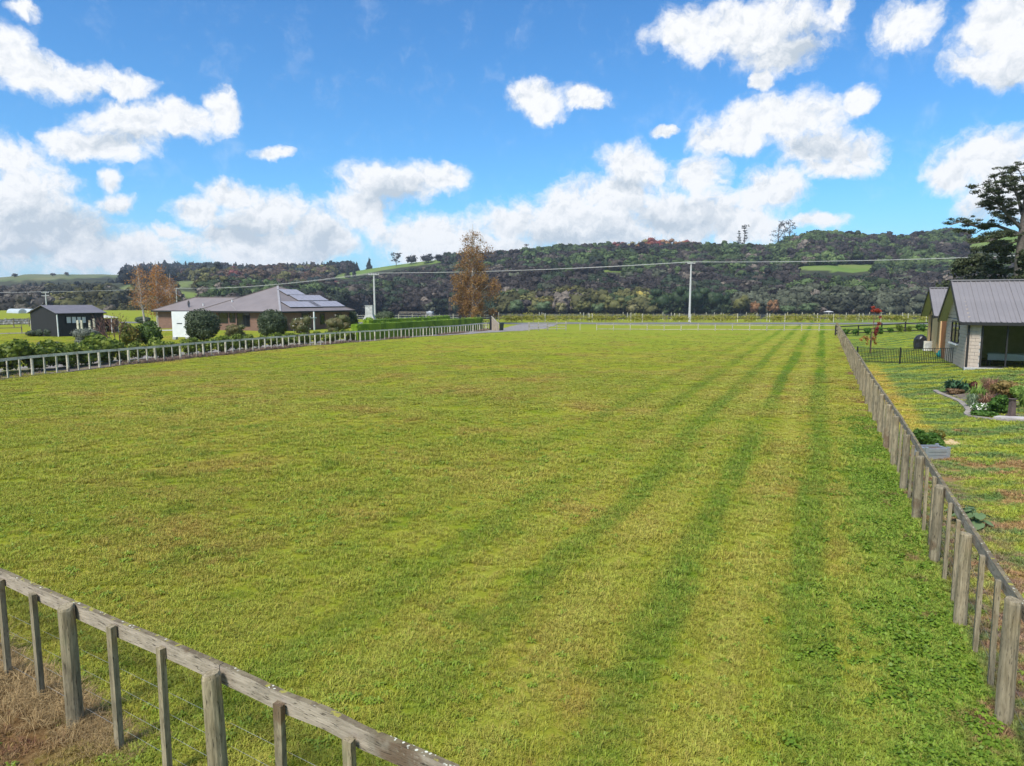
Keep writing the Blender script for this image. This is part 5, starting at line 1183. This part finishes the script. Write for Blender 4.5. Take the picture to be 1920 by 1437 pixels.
# ------------------------------------------------------------------ young red tree
p = G(1632, 663); p = Vector((p.x, p.y, p.z)); root = empty('young_maple', p, 0, 'slender young tree with red top leaves and orange lower leaves behind the railing fence', 'tree'); s = p.y/FPX
m__ = MB(); m__.tube([(0, 0, -.1), (.03, 0, 1.2), (.10, 0, 2.2), (.14, 0, 88*s)], [.035, .03, .022, .012], 6)
br = [((.08, 0, 1.9), (14*s, 0, 58*s)), ((.05, 0, 1.6), (9*s, .2, 40*s)), ((.03, 0, 1.2), (-14*s, 0, 27*s)), ((.03, 0, 1.2), (-5*s, -.2, 24*s)), ((.03, 0, 1.1), (5*s, .1, 22*s)), ((.1, 0, 2.3), (10*s, 0, 78*s)), ((.1, 0, 2.3), (-1*s, 0, 80*s))]
for a, b_ in br: a = Vector(a); b_ = Vector(b_); m__.tube([a, (a+b_)/2+Vector((0, 0, .08)), b_], [.014, .01, .006], 5)
m__.build('trunk', M_twig, root)
MB().box((-.02, .05, .75), (.05, .05, 1.7)).build('stake', M_fasc, root)
RL = lm('red_maple_leaf', [(.28, .03, .02), (.42, .06, .03), (.5, .12, .05)]); RD = lm('crimson_leaf', [(.16, .03, .03), (.26, .05, .04), (.32, .10, .06)]); OL = lm('orange_maple_leaf', [(.30, .12, .03), (.45, .22, .06), (.20, .16, .04)])
mesh_leaf('top_leaves', leaf_cloud([(4*s, 0, 80*s, 9*s, .28, 4*s), (11*s, 0, 79*s, 5*s, .25, 3.5*s), (0, 0, 86*s, 4*s, .2, 3*s)], 300, .085, 1, core=False, shell=.1), RL, root)
mesh_leaf('middle_leaves', leaf_cloud([(13*s, 0, 56*s, 3*s, .2, 4*s), (9*s, 0, 46*s, 3.4*s, .2, 8*s), (14*s, 0, 68*s, 2*s, .1, 3*s), (7*s, 0, 38*s, 3*s, .2, 6*s)], 330, .085, 2, core=False, shell=.1), RD, root)
mesh_leaf('lower_leaves', leaf_cloud([(-14*s, 0, 30*s, 5*s, .2, 3*s), (-19*s, 0, 26*s, 3*s, .2, 2.5*s), (-7*s, 0, 27*s, 4*s, .2, 6*s), (5*s, 0, 28*s, 5*s, .2, 6*s), (8*s, 0, 20*s, 3*s, .2, 4*s), (-8*s, 0, 18*s, 2.5*s, .15, 3*s)], 330, .085, 3, core=False, shell=.1), OL, root)
# ------------------------------------------------------------------ dark rail fence and its shrubs
Y1 = 79.; fa_, fb_ = Vector((XY(1566, 82, 0), 82, 0)), Vector((XY(1765, Y1, 0), Y1, 0))
rail_fence('dark_rail_fence', [fa_, fb_], 2.5, (.2, .6, 1.05), 1.22, 'black stained rail fence at the far end of the neighbouring lawn', M_dark, pw=.13, rh=.12)
rg = random.Random(12); sm_ = []
for k in range(3):
    V_, F_ = leaf_cloud(bush_blobs(1.0, .95, 170+k, 7), 600, .09, 180+k); me = arr_mesh('fence_shrub', V_, F_); me.materials.append(LEAFYB if k else HEDGE); sm_.append(me)
for i, (p, t_) in enumerate(along([fa_+Vector((.9, -.9, 0)), fb_+Vector((-1, -.9, 0))], 1.12)):
    o = bpy.data.objects.new('fence_shrub', rg.choice(sm_)); C.objects.link(o); o.location = (p.x+rg.uniform(-.2, .2), p.y, zgf(p.x, p.y)); sc = rg.uniform(.75, 1.15); o.scale = (sc, sc, sc); o.rotation_euler = (0, 0, rg.uniform(0, 6)); tag(o, ['first', 'second', 'third', 'fourth', 'fifth', 'sixth', 'seventh', 'eighth', 'ninth', 'tenth', 'eleventh', 'twelfth'][min(i, 11)]+' small green shrub from the left along the black rail fence', 'shrub', 'shrubs along the black rail fence')

# ------------------------------------------------------------------ vineyard rows
VINE = lm('vine_leaf', [(.20, .22, .03), (.34, .33, .05), (.42, .33, .08)])
vp = MB().tube([(0, 0, -.1), (0, 0, 1.45)], .045, 6).me('post'); vp.materials.append(M_post); vq = MB().tube([(0, 0, -.1), (0, 0, 1.7)], .065, 6).me('post'); vq.materials.append(M_postw)
for ri, Y in enumerate((133.5, 137, 141, 145.5, 150)):
    x0_, x1_ = XY(935, Y, 0), XY(1775, Y, 0)-1; root = empty('vine_row', (x0_, Y, 0), 0, ['nearest', 'second nearest', 'middle', 'second farthest', 'farthest'][ri]+' of the long trellised vine rows between the road and lake', 'vine row', 'trellised vine rows'); rg = random.Random(ri)
    x = 0; k = 0
    while x < x1_-x0_:
        link('post', vq if k % 4 == 0 else vp, root, loc=(x, rg.uniform(-.1, .1), zgf(x0_+x, Y))); x += 2.3*rg.uniform(.9, 1.1); k += 1
    for z in (.8, 1.3): MB().box(((x1_-x0_)/2, 0, z), (x1_-x0_, .02, .02)).build('wire', M_wire, root)
    bl = [(rg.uniform(0, x1_-x0_), 0, rg.uniform(.5, 1.1), rg.uniform(.5, 1.8), .3, rg.uniform(.25, .6)) for _ in range(80)]
    mesh_leaf('foliage', leaf_cloud(bl, 8000, .15, ri+60, core=False, shell=.1), VINE, root)
# field fence left of the driveway mouth towards the lake
rail_fence('lakeside_fence', [Vector((-34, 150, 0)), Vector((-4, 152, 0))], 3., (.5, 1.0), 1.3, 'thin post fence by the water left of the vine rows', M_postw, pw=.1, rh=.05)

# ------------------------------------------------------------------ power poles and lines
M_pole = plain('concrete_pole', (.50, .49, .47), .8, .1, 2)
def pole(px, ytop, Y, label, arm=1.6, narm=1, ht=None):
    zt = Z(ytop, Y); x = XY(px, Y, zt); zb = zgf(x, Y); H = zt-zb; root = empty('power_pole', (x, Y, zb), 0, label, 'power pole', 'power poles along the road')
    MB().tube([(0, 0, -.5), (0, 0, H*.5), (0, 0, H)], [.24, .19, .14], 10).build('pole', M_pole, root)
    for k in range(narm):
        ca = MB().box((0, -.16, H-.35-k*1.1), (arm, .12, .14)).build('crossarm', M_pole, root)
        for q in (-.46, -.2, .2, .46): MB().tube([(arm*q, -.16, H-.28-k*1.1), (arm*q, -.16, H-.05-k*1.1)], [.05, .03], 6).build('insulator', M_white, ca)
    return Vector((x, Y-.16, zt-.05))
tops = [pole(-330, 546, 225, 'off frame pole', 2.4), pole(85, 547, 235, 'distant concrete power pole with two crossarms behind the shed', 2.6, 2), pole(330, 540, 270, 'grey power pole between the autumn birches and the brick house roof', 2.6), pole(701, 512, 142, 'pale concrete power pole behind the outdoor fireplace', 2.2), pole(1296, 491, 137, 'tallest pale concrete power pole at the centre right beyond the paddock', 1.5)]
tops.append(pole(2300, 458, 112, 'off frame pole right', 1.8))
for i, (a, b_) in enumerate(zip(tops[:-1], tops[1:])):
    L = (b_-a).length; sag = min(1.2, L*L*.00012)
    root = empty('power_line', a, 0, ['power line running off the left edge from the pole behind the shed', 'power line from the pole behind the shed to the pole by the birches', 'power line passing above the brick house roof', 'power line spanning behind the tall autumn tree', 'power line running from the tallest pole off the right edge'][i], 'power line', 'power lines along the road')
    for off in (-.46, .46):
        o_ = Vector((off*1.5, 0, 0)); m__ = MB(); m__.tube([(b_-a)*(k/14)+o_-Vector((0, 0, 4*sag*(k/14)*(1-k/14))) for k in range(15)], .03 if i < 3 else .038, 5); m__.build('wire', M_pole, root)
for o in [q for q in C.objects if q.get('label', '').startswith('off frame pole')]:
    for ch in sorted(o.children_recursive, key=lambda q: -len(q.name)): pass
    kids = [q for q in o.children_recursive]
    for q in kids + [o]: bpy.data.objects.remove(q)

# ------------------------------------------------------------------ birches
M_twigl = plain('birch_twig', (.30, .19, .14), .8, .3, 5)
def birch(px, Y, ytop, wpx, label, mat, seed, leaves=5000, leaf=.16, lean=0., dens=(.9, .25), trunks=1, low=.10, zb=None, bark=None, group=None, r0=.2):
    bark = bark or M_birch; zt = Z(ytop, Y); x = XY(px, Y, zt); zb = zgf(x, Y) if zb is None else zb; H = zt-zb; Rr = wpx/FPX*Y/2
    root = empty('birch_tree', (x, Y, zb), 0, label, 'tree', group); rg = random.Random(seed); r = np.random.default_rng(seed); m__ = MB(); tw = MB(); pts = []
    tp = [Vector((lean*H*(f-1)+rg.uniform(-.02, .02)*H*.3, rg.uniform(-.1, .1), H*f)) for f in np.linspace(0, 1, 9)]; tp[0].z = -.3
    m__.tube(tp, [r0*(1-f)**.8+.025 for f in np.linspace(0, 1, 9)], 8)
    def tpos(f):
        i = min(7, int(f*8)); return tp[i].lerp(tp[i+1], f*8-i)
    for i in range(64):
        f = low+(.97-low)*((i+rg.random())/64); base = tpos(f*.93); prof = (1-f)**.62*min(1, .72+f*1.2)*1.1; L = Rr*prof*rg.uniform(.5, 1.1); a = i*2.4+rg.uniform(-.4, .4); up_ = L*rg.uniform(.55, 1.1)
        dr = Vector((math.cos(a), math.sin(a), 0)); P = [base, base+dr*L*.4+Vector((0, 0, up_*.6)), base+dr*L*.75+Vector((0, 0, up_*.95)), base+dr*L+Vector((0, 0, up_*.85))]
        m__.tube(P, [r0*.32*(1-f)+.02, r0*.2*(1-f)+.015, .014, .01], 4, cap=False)
        nt = int(5+5*prof)
        for k in range(nt):
            g = rg.uniform(.25, 1.); j = min(2, int(g*3)); q = P[j].lerp(P[j+1], g*3-j if j < 3 else 1); dl = rg.uniform(.07, .15)*H*.7*(.5+.7*(1-f)); o_ = dr*rg.uniform(0, .5)+Vector((rg.uniform(-.5, .5), rg.uniform(-.5, .5), 0)); q2 = q+o_+Vector((0, 0, -dl*.3)); q3 = q2+o_*.3+Vector((0, 0, -dl*.7))
            tw.tube([q, q2, q3], [.009, .006, .003], 3, cap=False); pts.append((q, q2, q3, f))
    m__.build('trunk', bark, root); tw.build('twigs', M_twigl, root)
    w_ = np.array([dens[0]*(1-p[3])+dens[1]*p[3] for p in pts]); ii = r.choice(len(pts), leaves, p=w_/w_.sum()); A = np.array([[list(p[0]), list(p[1]), list(p[2])] for p in pts])[ii]; tpar = r.random(leaves)*2
    Cc = np.where((tpar < 1)[:, None], A[:, 0]*(1-tpar)[:, None]+A[:, 1]*tpar[:, None], A[:, 1]*(2-tpar)[:, None]+A[:, 2]*(tpar-1)[:, None]) + r.normal(size=(leaves, 3))*.28
    n_ = r.normal(size=(leaves, 3)); n_ /= np.linalg.norm(n_, axis=1)[:, None]; a_ = np.cross(n_, r.normal(size=(leaves, 3))); a_ /= np.linalg.norm(a_, axis=1)[:, None]; b_ = np.cross(n_, a_); s_q = leaf*(.5+.9*r.random(leaves))[:, None]/2
    V = np.stack([Cc-a_*s_q*1.3, Cc+b_*s_q, Cc+a_*s_q*1.3, Cc-b_*s_q], 1).reshape(-1, 3); mesh_leaf('foliage', (V, np.arange(leaves*4).reshape(-1, 4)), mat, root); return root
AUT = lm('autumn_birch_leaf', [(.15, .08, .05), (.25, .13, .06), (.40, .24, .07), (.27, .16, .09)], trans=.4, nscale=.25)
AUTL = lm('pale_autumn_birch_leaf', [(.30, .13, .05), (.48, .22, .06), (.60, .35, .10)], trans=.4, nscale=.3)
birch(886, 124, 420, 108, 'tall autumn birch with drooping russet branches behind the black gate', AUT, 3, 19000, .17, dens=(1.6, .05), low=.03, r0=.24)
birch(256, 104, 492, 44, 'thin leaning birch with white trunk and sparse leaves, leftmost of three', AUTL, 5, 1300, .13, lean=-.06, dens=(.5, .5), low=.3, group='autumn birches left of the brick house', r0=.15)
birch(291, 108, 489, 60, 'fullest of the three orange birches beside the brick house', AUTL, 6, 3600, .14, lean=.01, dens=(1., .5), low=.15, group='autumn birches left of the brick house', r0=.16)
birch(318, 112, 512, 34, 'shorter orange birch nearest the left end of the brick house', AUTL, 7, 1300, .13, lean=.02, dens=(.9, .6), low=.2, group='autumn birches left of the brick house', r0=.12)

# ------------------------------------------------------------------ large spreading conifer at right
Yc_ = 62.; CON = lm('conifer_leaf', [(.022, .03, .015), (.05, .062, .025), (.09, .105, .045)], trans=.1)
x0_ = XY(1913, Yc_, 5); root = empty('spreading_conifer', (x0_, Yc_, .5), 0, 'tall spreading dark conifer with bare lower limbs behind the block house', 'tree'); rt = Vector((x0_, Yc_, .5)); rg = random.Random(8)
def W3(px, py, dy=0.): Y = Yc_+dy; z = Z(py, Y); return Vector((XY(px, Y, z), Y, z))-rt
m__ = MB(); m__.tube([(0, 0, -.6), W3(1908, 560), W3(1912, 480), W3(1917, 440), W3(1921, 400), W3(1924, 360), W3(1930, 315)], [.5, .42, .36, .32, .24, .15, .06], 10)
LMB = [([(1914, 440, 0), (1870, 424, .5), (1835, 426, .8), (1800, 416, 1), (1782, 422, 1)], .16), ([(1914, 428, 0), (1888, 402, -.5), (1874, 372, -1), (1868, 348, -1), (1864, 332, -1)], .17),
 ([(1905, 418, 0), (1880, 395, 1), (1850, 386, 2), (1830, 390, 2)], .08), ([(1874, 372, -1), (1852, 357, -1), (1836, 352, -1.5)], .06), ([(1916, 402, 0), (1906, 362, 1), (1898, 332, 1.5), (1890, 318, 2)], .13), ([(1888, 402, -.5), (1862, 375, -1), (1842, 372, -1.5)], .07),
 ([(1918, 440, 0), (1890, 442, -1.5), (1855, 452, -2.5), (1818, 458, -3)], .12), ([(1921, 395, 0), (1895, 345, -1), (1876, 322, -1.5)], .09), ([(1924, 350, 0), (1912, 322, -1), (1904, 308, -1.5)], .06), ([(1850, 424, .7), (1830, 438, 1), (1806, 440, 1)], .05), ([(1920, 430, 0), (1900, 410, 2), (1865, 402, 3.5)], .08),
 ([(1918, 440, 0), (1965, 425, .5), (2010, 420, 1), (2050, 424, 1)], .16), ([(1920, 410, 0), (1950, 380, -1), (1975, 350, -1)], .15), ([(1922, 385, 0), (1945, 345, 1), (1960, 318, 2)], .12), ([(1918, 436, 0), (1950, 446, -1.5), (1990, 452, -2.5)], .12), ([(1916, 450, 0), (1880, 462, 1), (1850, 470, 2)], .08)]
bl = []
for P_, r_ in LMB:
    Q = [W3(a, b_, c) for a, b_, c in P_]; n = len(Q); m__.tube(Q, [r_*(1-.75*i/(n-1)) for i in range(n)], 6)
    for i in range(n-1):
        k = max(2, int((Q[i+1]-Q[i]).length/.34))
        for j in range(k):
            f = (i+j/k)/(n-1)
            if f < .22: continue
            q = Q[i].lerp(Q[i+1], j/k)
            for _ in range(3):
                if rg.random() < .2: continue
                o_ = Vector((rg.uniform(-.9, .9), rg.uniform(-1.4, 1.4), rg.uniform(-.05, .65)))*(.5+f*.55); m__.tube([q, q+o_*.6+Vector((0, 0, .05)), q+o_], [.022, .016, .01], 3, cap=False); s_ = rg.uniform(.18, .36); bl.append((q.x+o_.x, q.y+o_.y, q.z+o_.z, s_*1.5, s_*1.5, s_*.55))
m__.build('trunk', M_bark, root); mesh_leaf('crown', leaf_cloud(bl, 38000, .085, 5, core=False, flat=.6, shell=.15), CON, root); print('conifer blobs', len(bl))
def dark_tree(px, Y, ytop, wpx, label, seed, mat, n=9000, leaf=.17, group=None):
    zt = Z(ytop, Y); x = XY(px, Y, zt); r = random.Random(seed); zb = zgf(x, Y); H = zt-zb; w_ = wpx/FPX*Y; root = empty('evergreen_tree', (x, Y, zb), 0, label, 'tree', group); bl = []
    for i in range(46):
        h = r.uniform(.18, .97); a = r.uniform(0, 6.28); q = w_*.5*(1-h**2.2*.8)*r.uniform(.4, 1.05); s_ = r.uniform(.07, .15)*w_; bl.append((math.cos(a)*q, math.sin(a)*q, H*h, s_*1.35, s_*1.35, s_*.6))
    bl.append((0, 0, H*.45, w_*.3, w_*.3, H*.36)); mesh_leaf('crown', leaf_cloud(bl, n, leaf, seed, shell=.3, flat=.4, core=True), mat, root); MB().tube([(0, 0, -.3), (0, 0, H*.6)], [.3, .15], 8).build('trunk', M_bark, root)
dark_tree(1822, 70, 462, 110, 'dark olive evergreen left of the spreading conifer above the second gable', 1, CON); dark_tree(1875, 66, 446, 90, 'dark evergreen directly under the spreading conifer limbs', 2, CON); dark_tree(1932, 57, 462, 74, 'dark evergreen at the right edge below the conifer trunk', 3, CON)

# ------------------------------------------------------------------ trees on the skyline and shore that stand out
def far_tree(px, py, wpx, hpx, label, cols, kind='round', n=420, seed=1, group=None, name='hill_tree', P=None, bare=False):
    p = HP(px, py) if P is None else P; s = p.y/FPX; w_, h_ = wpx*s, hpx*s; mat = lm('far_'+str(cols), cols, trans=.1, nscale=.1)
    root = empty(name, p, 0, label, 'tree', group); r = random.Random(seed)
    if kind == 'norfolk': bl = [(0, 0, .12+.82*i/11, .5*(1-.55*i/11)*(.8 if i % 2 else 1.), .5*(1-.55*i/11)*(.8 if i % 2 else 1.), .035) for i in range(12)]
    elif kind == 'tuft': bl = [(0, 0, .93, .5, .5, .06)]+[(r.uniform(-.2, .2), r.uniform(-.2, .2), .15+.72*i/9, .28, .28, .03) for i in range(10)]
    elif kind == 'pine': bl = [(r.uniform(-.36, .36), r.uniform(-.36, .36), h, .17, .17, .05) for h in [.35+.6*i/17 for i in range(18)]]
    elif kind == 'twiggy': bl = [(r.uniform(-.3, .3), r.uniform(-.3, .3), r.uniform(.4, .9), .18, .18, .12) for i in range(8)]
    else: bl = crown_blobs(seed, kind)
    V_, F_ = leaf_cloud([(a*w_, b_*w_, c*h_, d_*w_*1.1, e*w_*1.1, f*h_) for a, b_, c, d_, e, f in bl], n, max(.35, s*1.5*.9), seed, core=kind in ('round', 'cone', 'loose'), shell=.55 if kind in ('round', 'cone', 'loose') else .2)
    mesh_leaf('crown', (V_, F_), mat, root); m__ = MB(); m__.tube([(0, 0, -1), (0, 0, h_*.9)], [max(.25, .028*h_), .1], 6)
    if kind in ('pine', 'twiggy', 'tuft'):
        for a, b_, c, d_, e, f in bl: m__.tube([(0, 0, max(.2, c-.15)*h_), (a*w_, b_*w_, c*h_)], [.16, .1], 4, cap=False)
    m__.build('trunk', M_bark, root); return root
DK = [(.018, .025, .018), (.04, .05, .032)]; DKB = [(.03, .03, .028), (.06, .058, .05)]; OR_ = [(.19, .10, .04), (.32, .17, .08)]; RE_ = [(.15, .04, .035), (.26, .08, .055)]; YE_ = [(.17, .155, .06), (.28, .25, .11)]; OLV = [(.08, .085, .025), (.16, .15, .04)]; EVG = [(.016, .032, .012), (.04, .07, .022)]; GRN = [(.06, .09, .035), (.11, .15, .06)]; TAN = [(.34, .26, .13), (.46, .36, .2)]
far_tree(1386, 440, 13, 46, 'narrow dark columnar tree, left of the skyline pair', DK, 'norfolk', 500, 2, 'paired tall skyline trees'); far_tree(1396, 440, 15, 57, 'taller bare stemmed tree with tufted top, right of the skyline pair', DK, 'tuft', 420, 3, 'paired tall skyline trees')
far_tree(1460, 440, 36, 62, 'broad airy pine on the ridge, left of two', DKB, 'pine', 520, 4, 'two airy ridge pines'); far_tree(1481, 430, 26, 58, 'narrower taller airy pine on the ridge, right of two', DKB, 'pine', 420, 5, 'two airy ridge pines')
far_tree(743, 500, 22, 26, 'spiky dark tree at the left of the hilltop meadow group', DKB, 'pine', 520, 6); far_tree(772, 496, 24, 20, 'round dark tree in the hilltop meadow group', DKB, 'round', 420, 7); far_tree(800, 494, 30, 20, 'wide dark tree right of the hilltop meadow group', DKB, 'round', 420, 8); far_tree(828, 494, 30, 18, 'low dark tree at the right end of the hilltop meadow', DKB, 'round', 420, 18)
far_tree(652, 522, 16, 32, 'dark conical tree on the sloping meadow, left of two', DK, 'cone', 520, 9, 'two dark conifers on the sloping meadow'); far_tree(664, 521, 13, 29, 'shorter dark conical tree on the sloping meadow, right of two', DK, 'cone', 420, 10, 'two dark conifers on the sloping meadow')
far_tree(28, 520, 10, 8, 'tiny lone tree on the far left ridge meadow', DKB, 'round', 120, 11); far_tree(99, 518, 10, 7, 'small lone tree near the middle of the far ridge meadow', DKB, 'round', 120, 12); far_tree(125, 517, 9, 7, 'small lone tree right of centre on the far ridge meadow', DKB, 'round', 120, 13)
far_tree(398, 520, 44, 32, 'big rounded dark tree clump rising above the left skyline', DK, 'round', 700, 14); far_tree(370, 518, 26, 22, 'dark tree beside the big left skyline clump', DK, 'round', 400, 15); far_tree(568, 512, 14, 16, 'small round dark tree on the skyline above the brick house', DKB, 'round', 240, 16); far_tree(625, 510, 8, 16, 'narrow dark tree on the skyline left of the sloping meadow', DK, 'cone', 240, 17)
far_tree(987, 486, 28, 30, 'bare grey twiggy tree on the skyline right of the tall birch', [(.16, .13, .12), (.24, .20, .18)], 'twiggy', 500, 19); far_tree(966, 492, 30, 22, 'dark green tree just left of the bare twiggy skyline tree', DK, 'round', 380, 20)
far_tree(1725, 440, 18, 12, 'small bare topped tree on the right hand ridge', DKB, 'round', 240, 21); far_tree(1762, 444, 34, 26, 'big rounded grey green tree on the right hand ridge', GRN, 'round', 600, 22)
for i, (px_, py_, w_, h_, cl, nm_) in enumerate([(1160, 450, 28, 24, RE_, 'red'), (1182, 450, 30, 26, YE_, 'pale yellow'), (1204, 450, 30, 28, YE_, 'yellow'), (1228, 450, 34, 32, RE_, 'bright red'), (1252, 450, 30, 28, OR_, 'orange'), (1274, 450, 28, 26, OR_, 'light orange'), (1296, 450, 32, 28, RE_, 'crimson')]):
    far_tree(px_, py_, w_, h_, nm_+' autumn tree, '+['first', 'second', 'third', 'fourth', 'fifth', 'sixth', 'seventh'][i]+' from the left along the ridge', cl, 'round', 380, 30+i, 'autumn trees along the ridge')
far_tree(980, 492, 12, 10, 'small pale tan tree below the bare skyline tree', TAN, 'round', 160, 38); far_tree(997, 491, 12, 10, 'small tan tree right of its pale neighbour near the ridge', OR_, 'round', 160, 39)
# the shore: evergreen stand and its autumn neighbours
sy0 = lambda px: float(np.interp(px, TPX, TY0))
def SP(px, dy=4): k = (px-960)/FPX; Y = sy0(px)+dy; return Vector((k*Y, Y, max(-2.9, float(hill(k, Y)))))
for i, (px_, h_, w_) in enumerate([(1212, 34, 30), (1240, 52, 42), (1268, 60, 44), (1300, 62, 50), (1332, 58, 46), (1356, 46, 34)]):
    far_tree(px_, 0, w_, h_, ['small', 'medium', 'tall', 'tallest', 'broad', 'rounded'][i]+' dark evergreen of the shore stand, '+['first', 'second', 'third', 'fourth', 'fifth', 'sixth'][i]+' from the left', EVG, 'round', 1500, 50+i, 'dark evergreen stand on the far shore', 'shore_tree', SP(px_, 2+3*(i % 3)))
for i, (px_, h_, w_, cl, lb) in enumerate([(1386, 42, 40, OLV, 'olive and gold tree just right of the dark evergreen stand'), (1412, 28, 18, OR_, 'small orange tree on the shore, left of two'), (1446, 31, 24, OR_, 'larger orange tree on the shore, right of two'), (1470, 22, 34, GRN, 'low grey green tree right of the orange shore trees'), (1150, 36, 40, OLV, 'olive tree left of the dark evergreen stand'), (1090, 30, 34, OLV, 'yellowish olive shore tree above the vine rows'),
    (1052, 26, 26, YE_, 'pale yellow shore tree above the driveway entrance'), (1015, 30, 36, GRN, 'green shore tree left of the pale yellow one'), (968, 30, 36, GRN, 'green shore tree closest to the tall autumn birch'), (1185, 22, 26, YE_, 'small yellowish shore tree beside the evergreens'), (1510, 24, 36, GRN, 'dull green shore tree left of the small moored boathouse'), (1000, 18, 24, OLV, 'low olive shore bush near the bin'), (1120, 22, 30, GRN, 'low green shore tree between two olive ones')]):
    far_tree(px_, 0, w_, h_, lb, cl, 'round', 900, 70+i, None, 'shore_tree', SP(px_, -2))
# boat and low jetty
p = Vector((XY(806, 425, -3), 425, -3.)); root = empty('motor_boat', p, 0, 'small white motor boat lying by the far shore left of the birch', 'boat')
MB().add([(-2.2, -.8, .7), (1.6, -.8, .7), (2.6, 0, .9), (1.6, .8, .7), (-2.2, .8, .7), (-2, -.6, -.1), (1.5, -.6, -.1), (2.1, 0, -.1), (1.5, .6, -.1), (-2, .6, -.1)], [(0, 1, 2, 3, 4), (0, 5, 6, 1), (1, 6, 7, 2), (2, 7, 8, 3), (3, 8, 9, 4), (4, 9, 5, 0)]).build('hull', M_white, root); MB().box((0, 0, .85), (1.6, 1.1, .35)).build('cabin', M_white, root); MB().box((.82, 0, .98), (.04, 1.0, .2)).build('windscreen', M_glass, root)
a, b_ = XY(748, 430, -3), XY(800, 430, -3); o = MB().box(((a+b_)/2, 430, -2.7), (b_-a, 1.2, .22)).build('jetty', plain('jetty_timber', (.45, .38, .26), .8, .2, 1)); tag(o, 'long low pale jetty leading to the small white boat', 'jetty')
p = Vector((XY(1553, 355, -3), 355, -3)); root = empty('moored_launch', p, 0, 'small pale roofed launch on the dark water beyond the right fence end', 'boat'); MB().box((0, 0, .2), (3.4, 1.6, .5)).build('hull', M_post, root); MB().add([(-2.4, -1.2, 1.5), (2.4, -1.2, 1.5), (2.4, 1.2, 1.5), (-2.4, 1.2, 1.5), (-.6, 0, 2.1), (.6, 0, 2.1)], [(0, 1, 5, 4), (2, 3, 4, 5), (3, 0, 4), (1, 2, 5), (3, 2, 1, 0)]).build('roof', M_conc, root)
for x in (-1.5, 1.5):
    for y in (-.7, .7): MB().box((x, y, .95), (.12, .12, 1.1)).build('post', M_conc, root)

# ------------------------------------------------------------------ haze
m_ = bpy.data.materials.new('haze'); m_.use_nodes = True; nt_ = m_.node_tree; nt_.nodes.clear(); pv = nt_.nodes.new('ShaderNodeVolumePrincipled'); oo = nt_.nodes.new('ShaderNodeOutputMaterial'); nt_.links.new(pv.outputs[0], oo.inputs['Volume'])
pv.inputs['Density'].default_value = .00016; pv.inputs['Color'].default_value = (.80, .88, 1, 1); pv.inputs['Anisotropy'].default_value = .2
hz_ = MB().box((0, 900, 70), (7400, 7400, 180)).build('haze', m_); tag(hz_, kind='stuff')
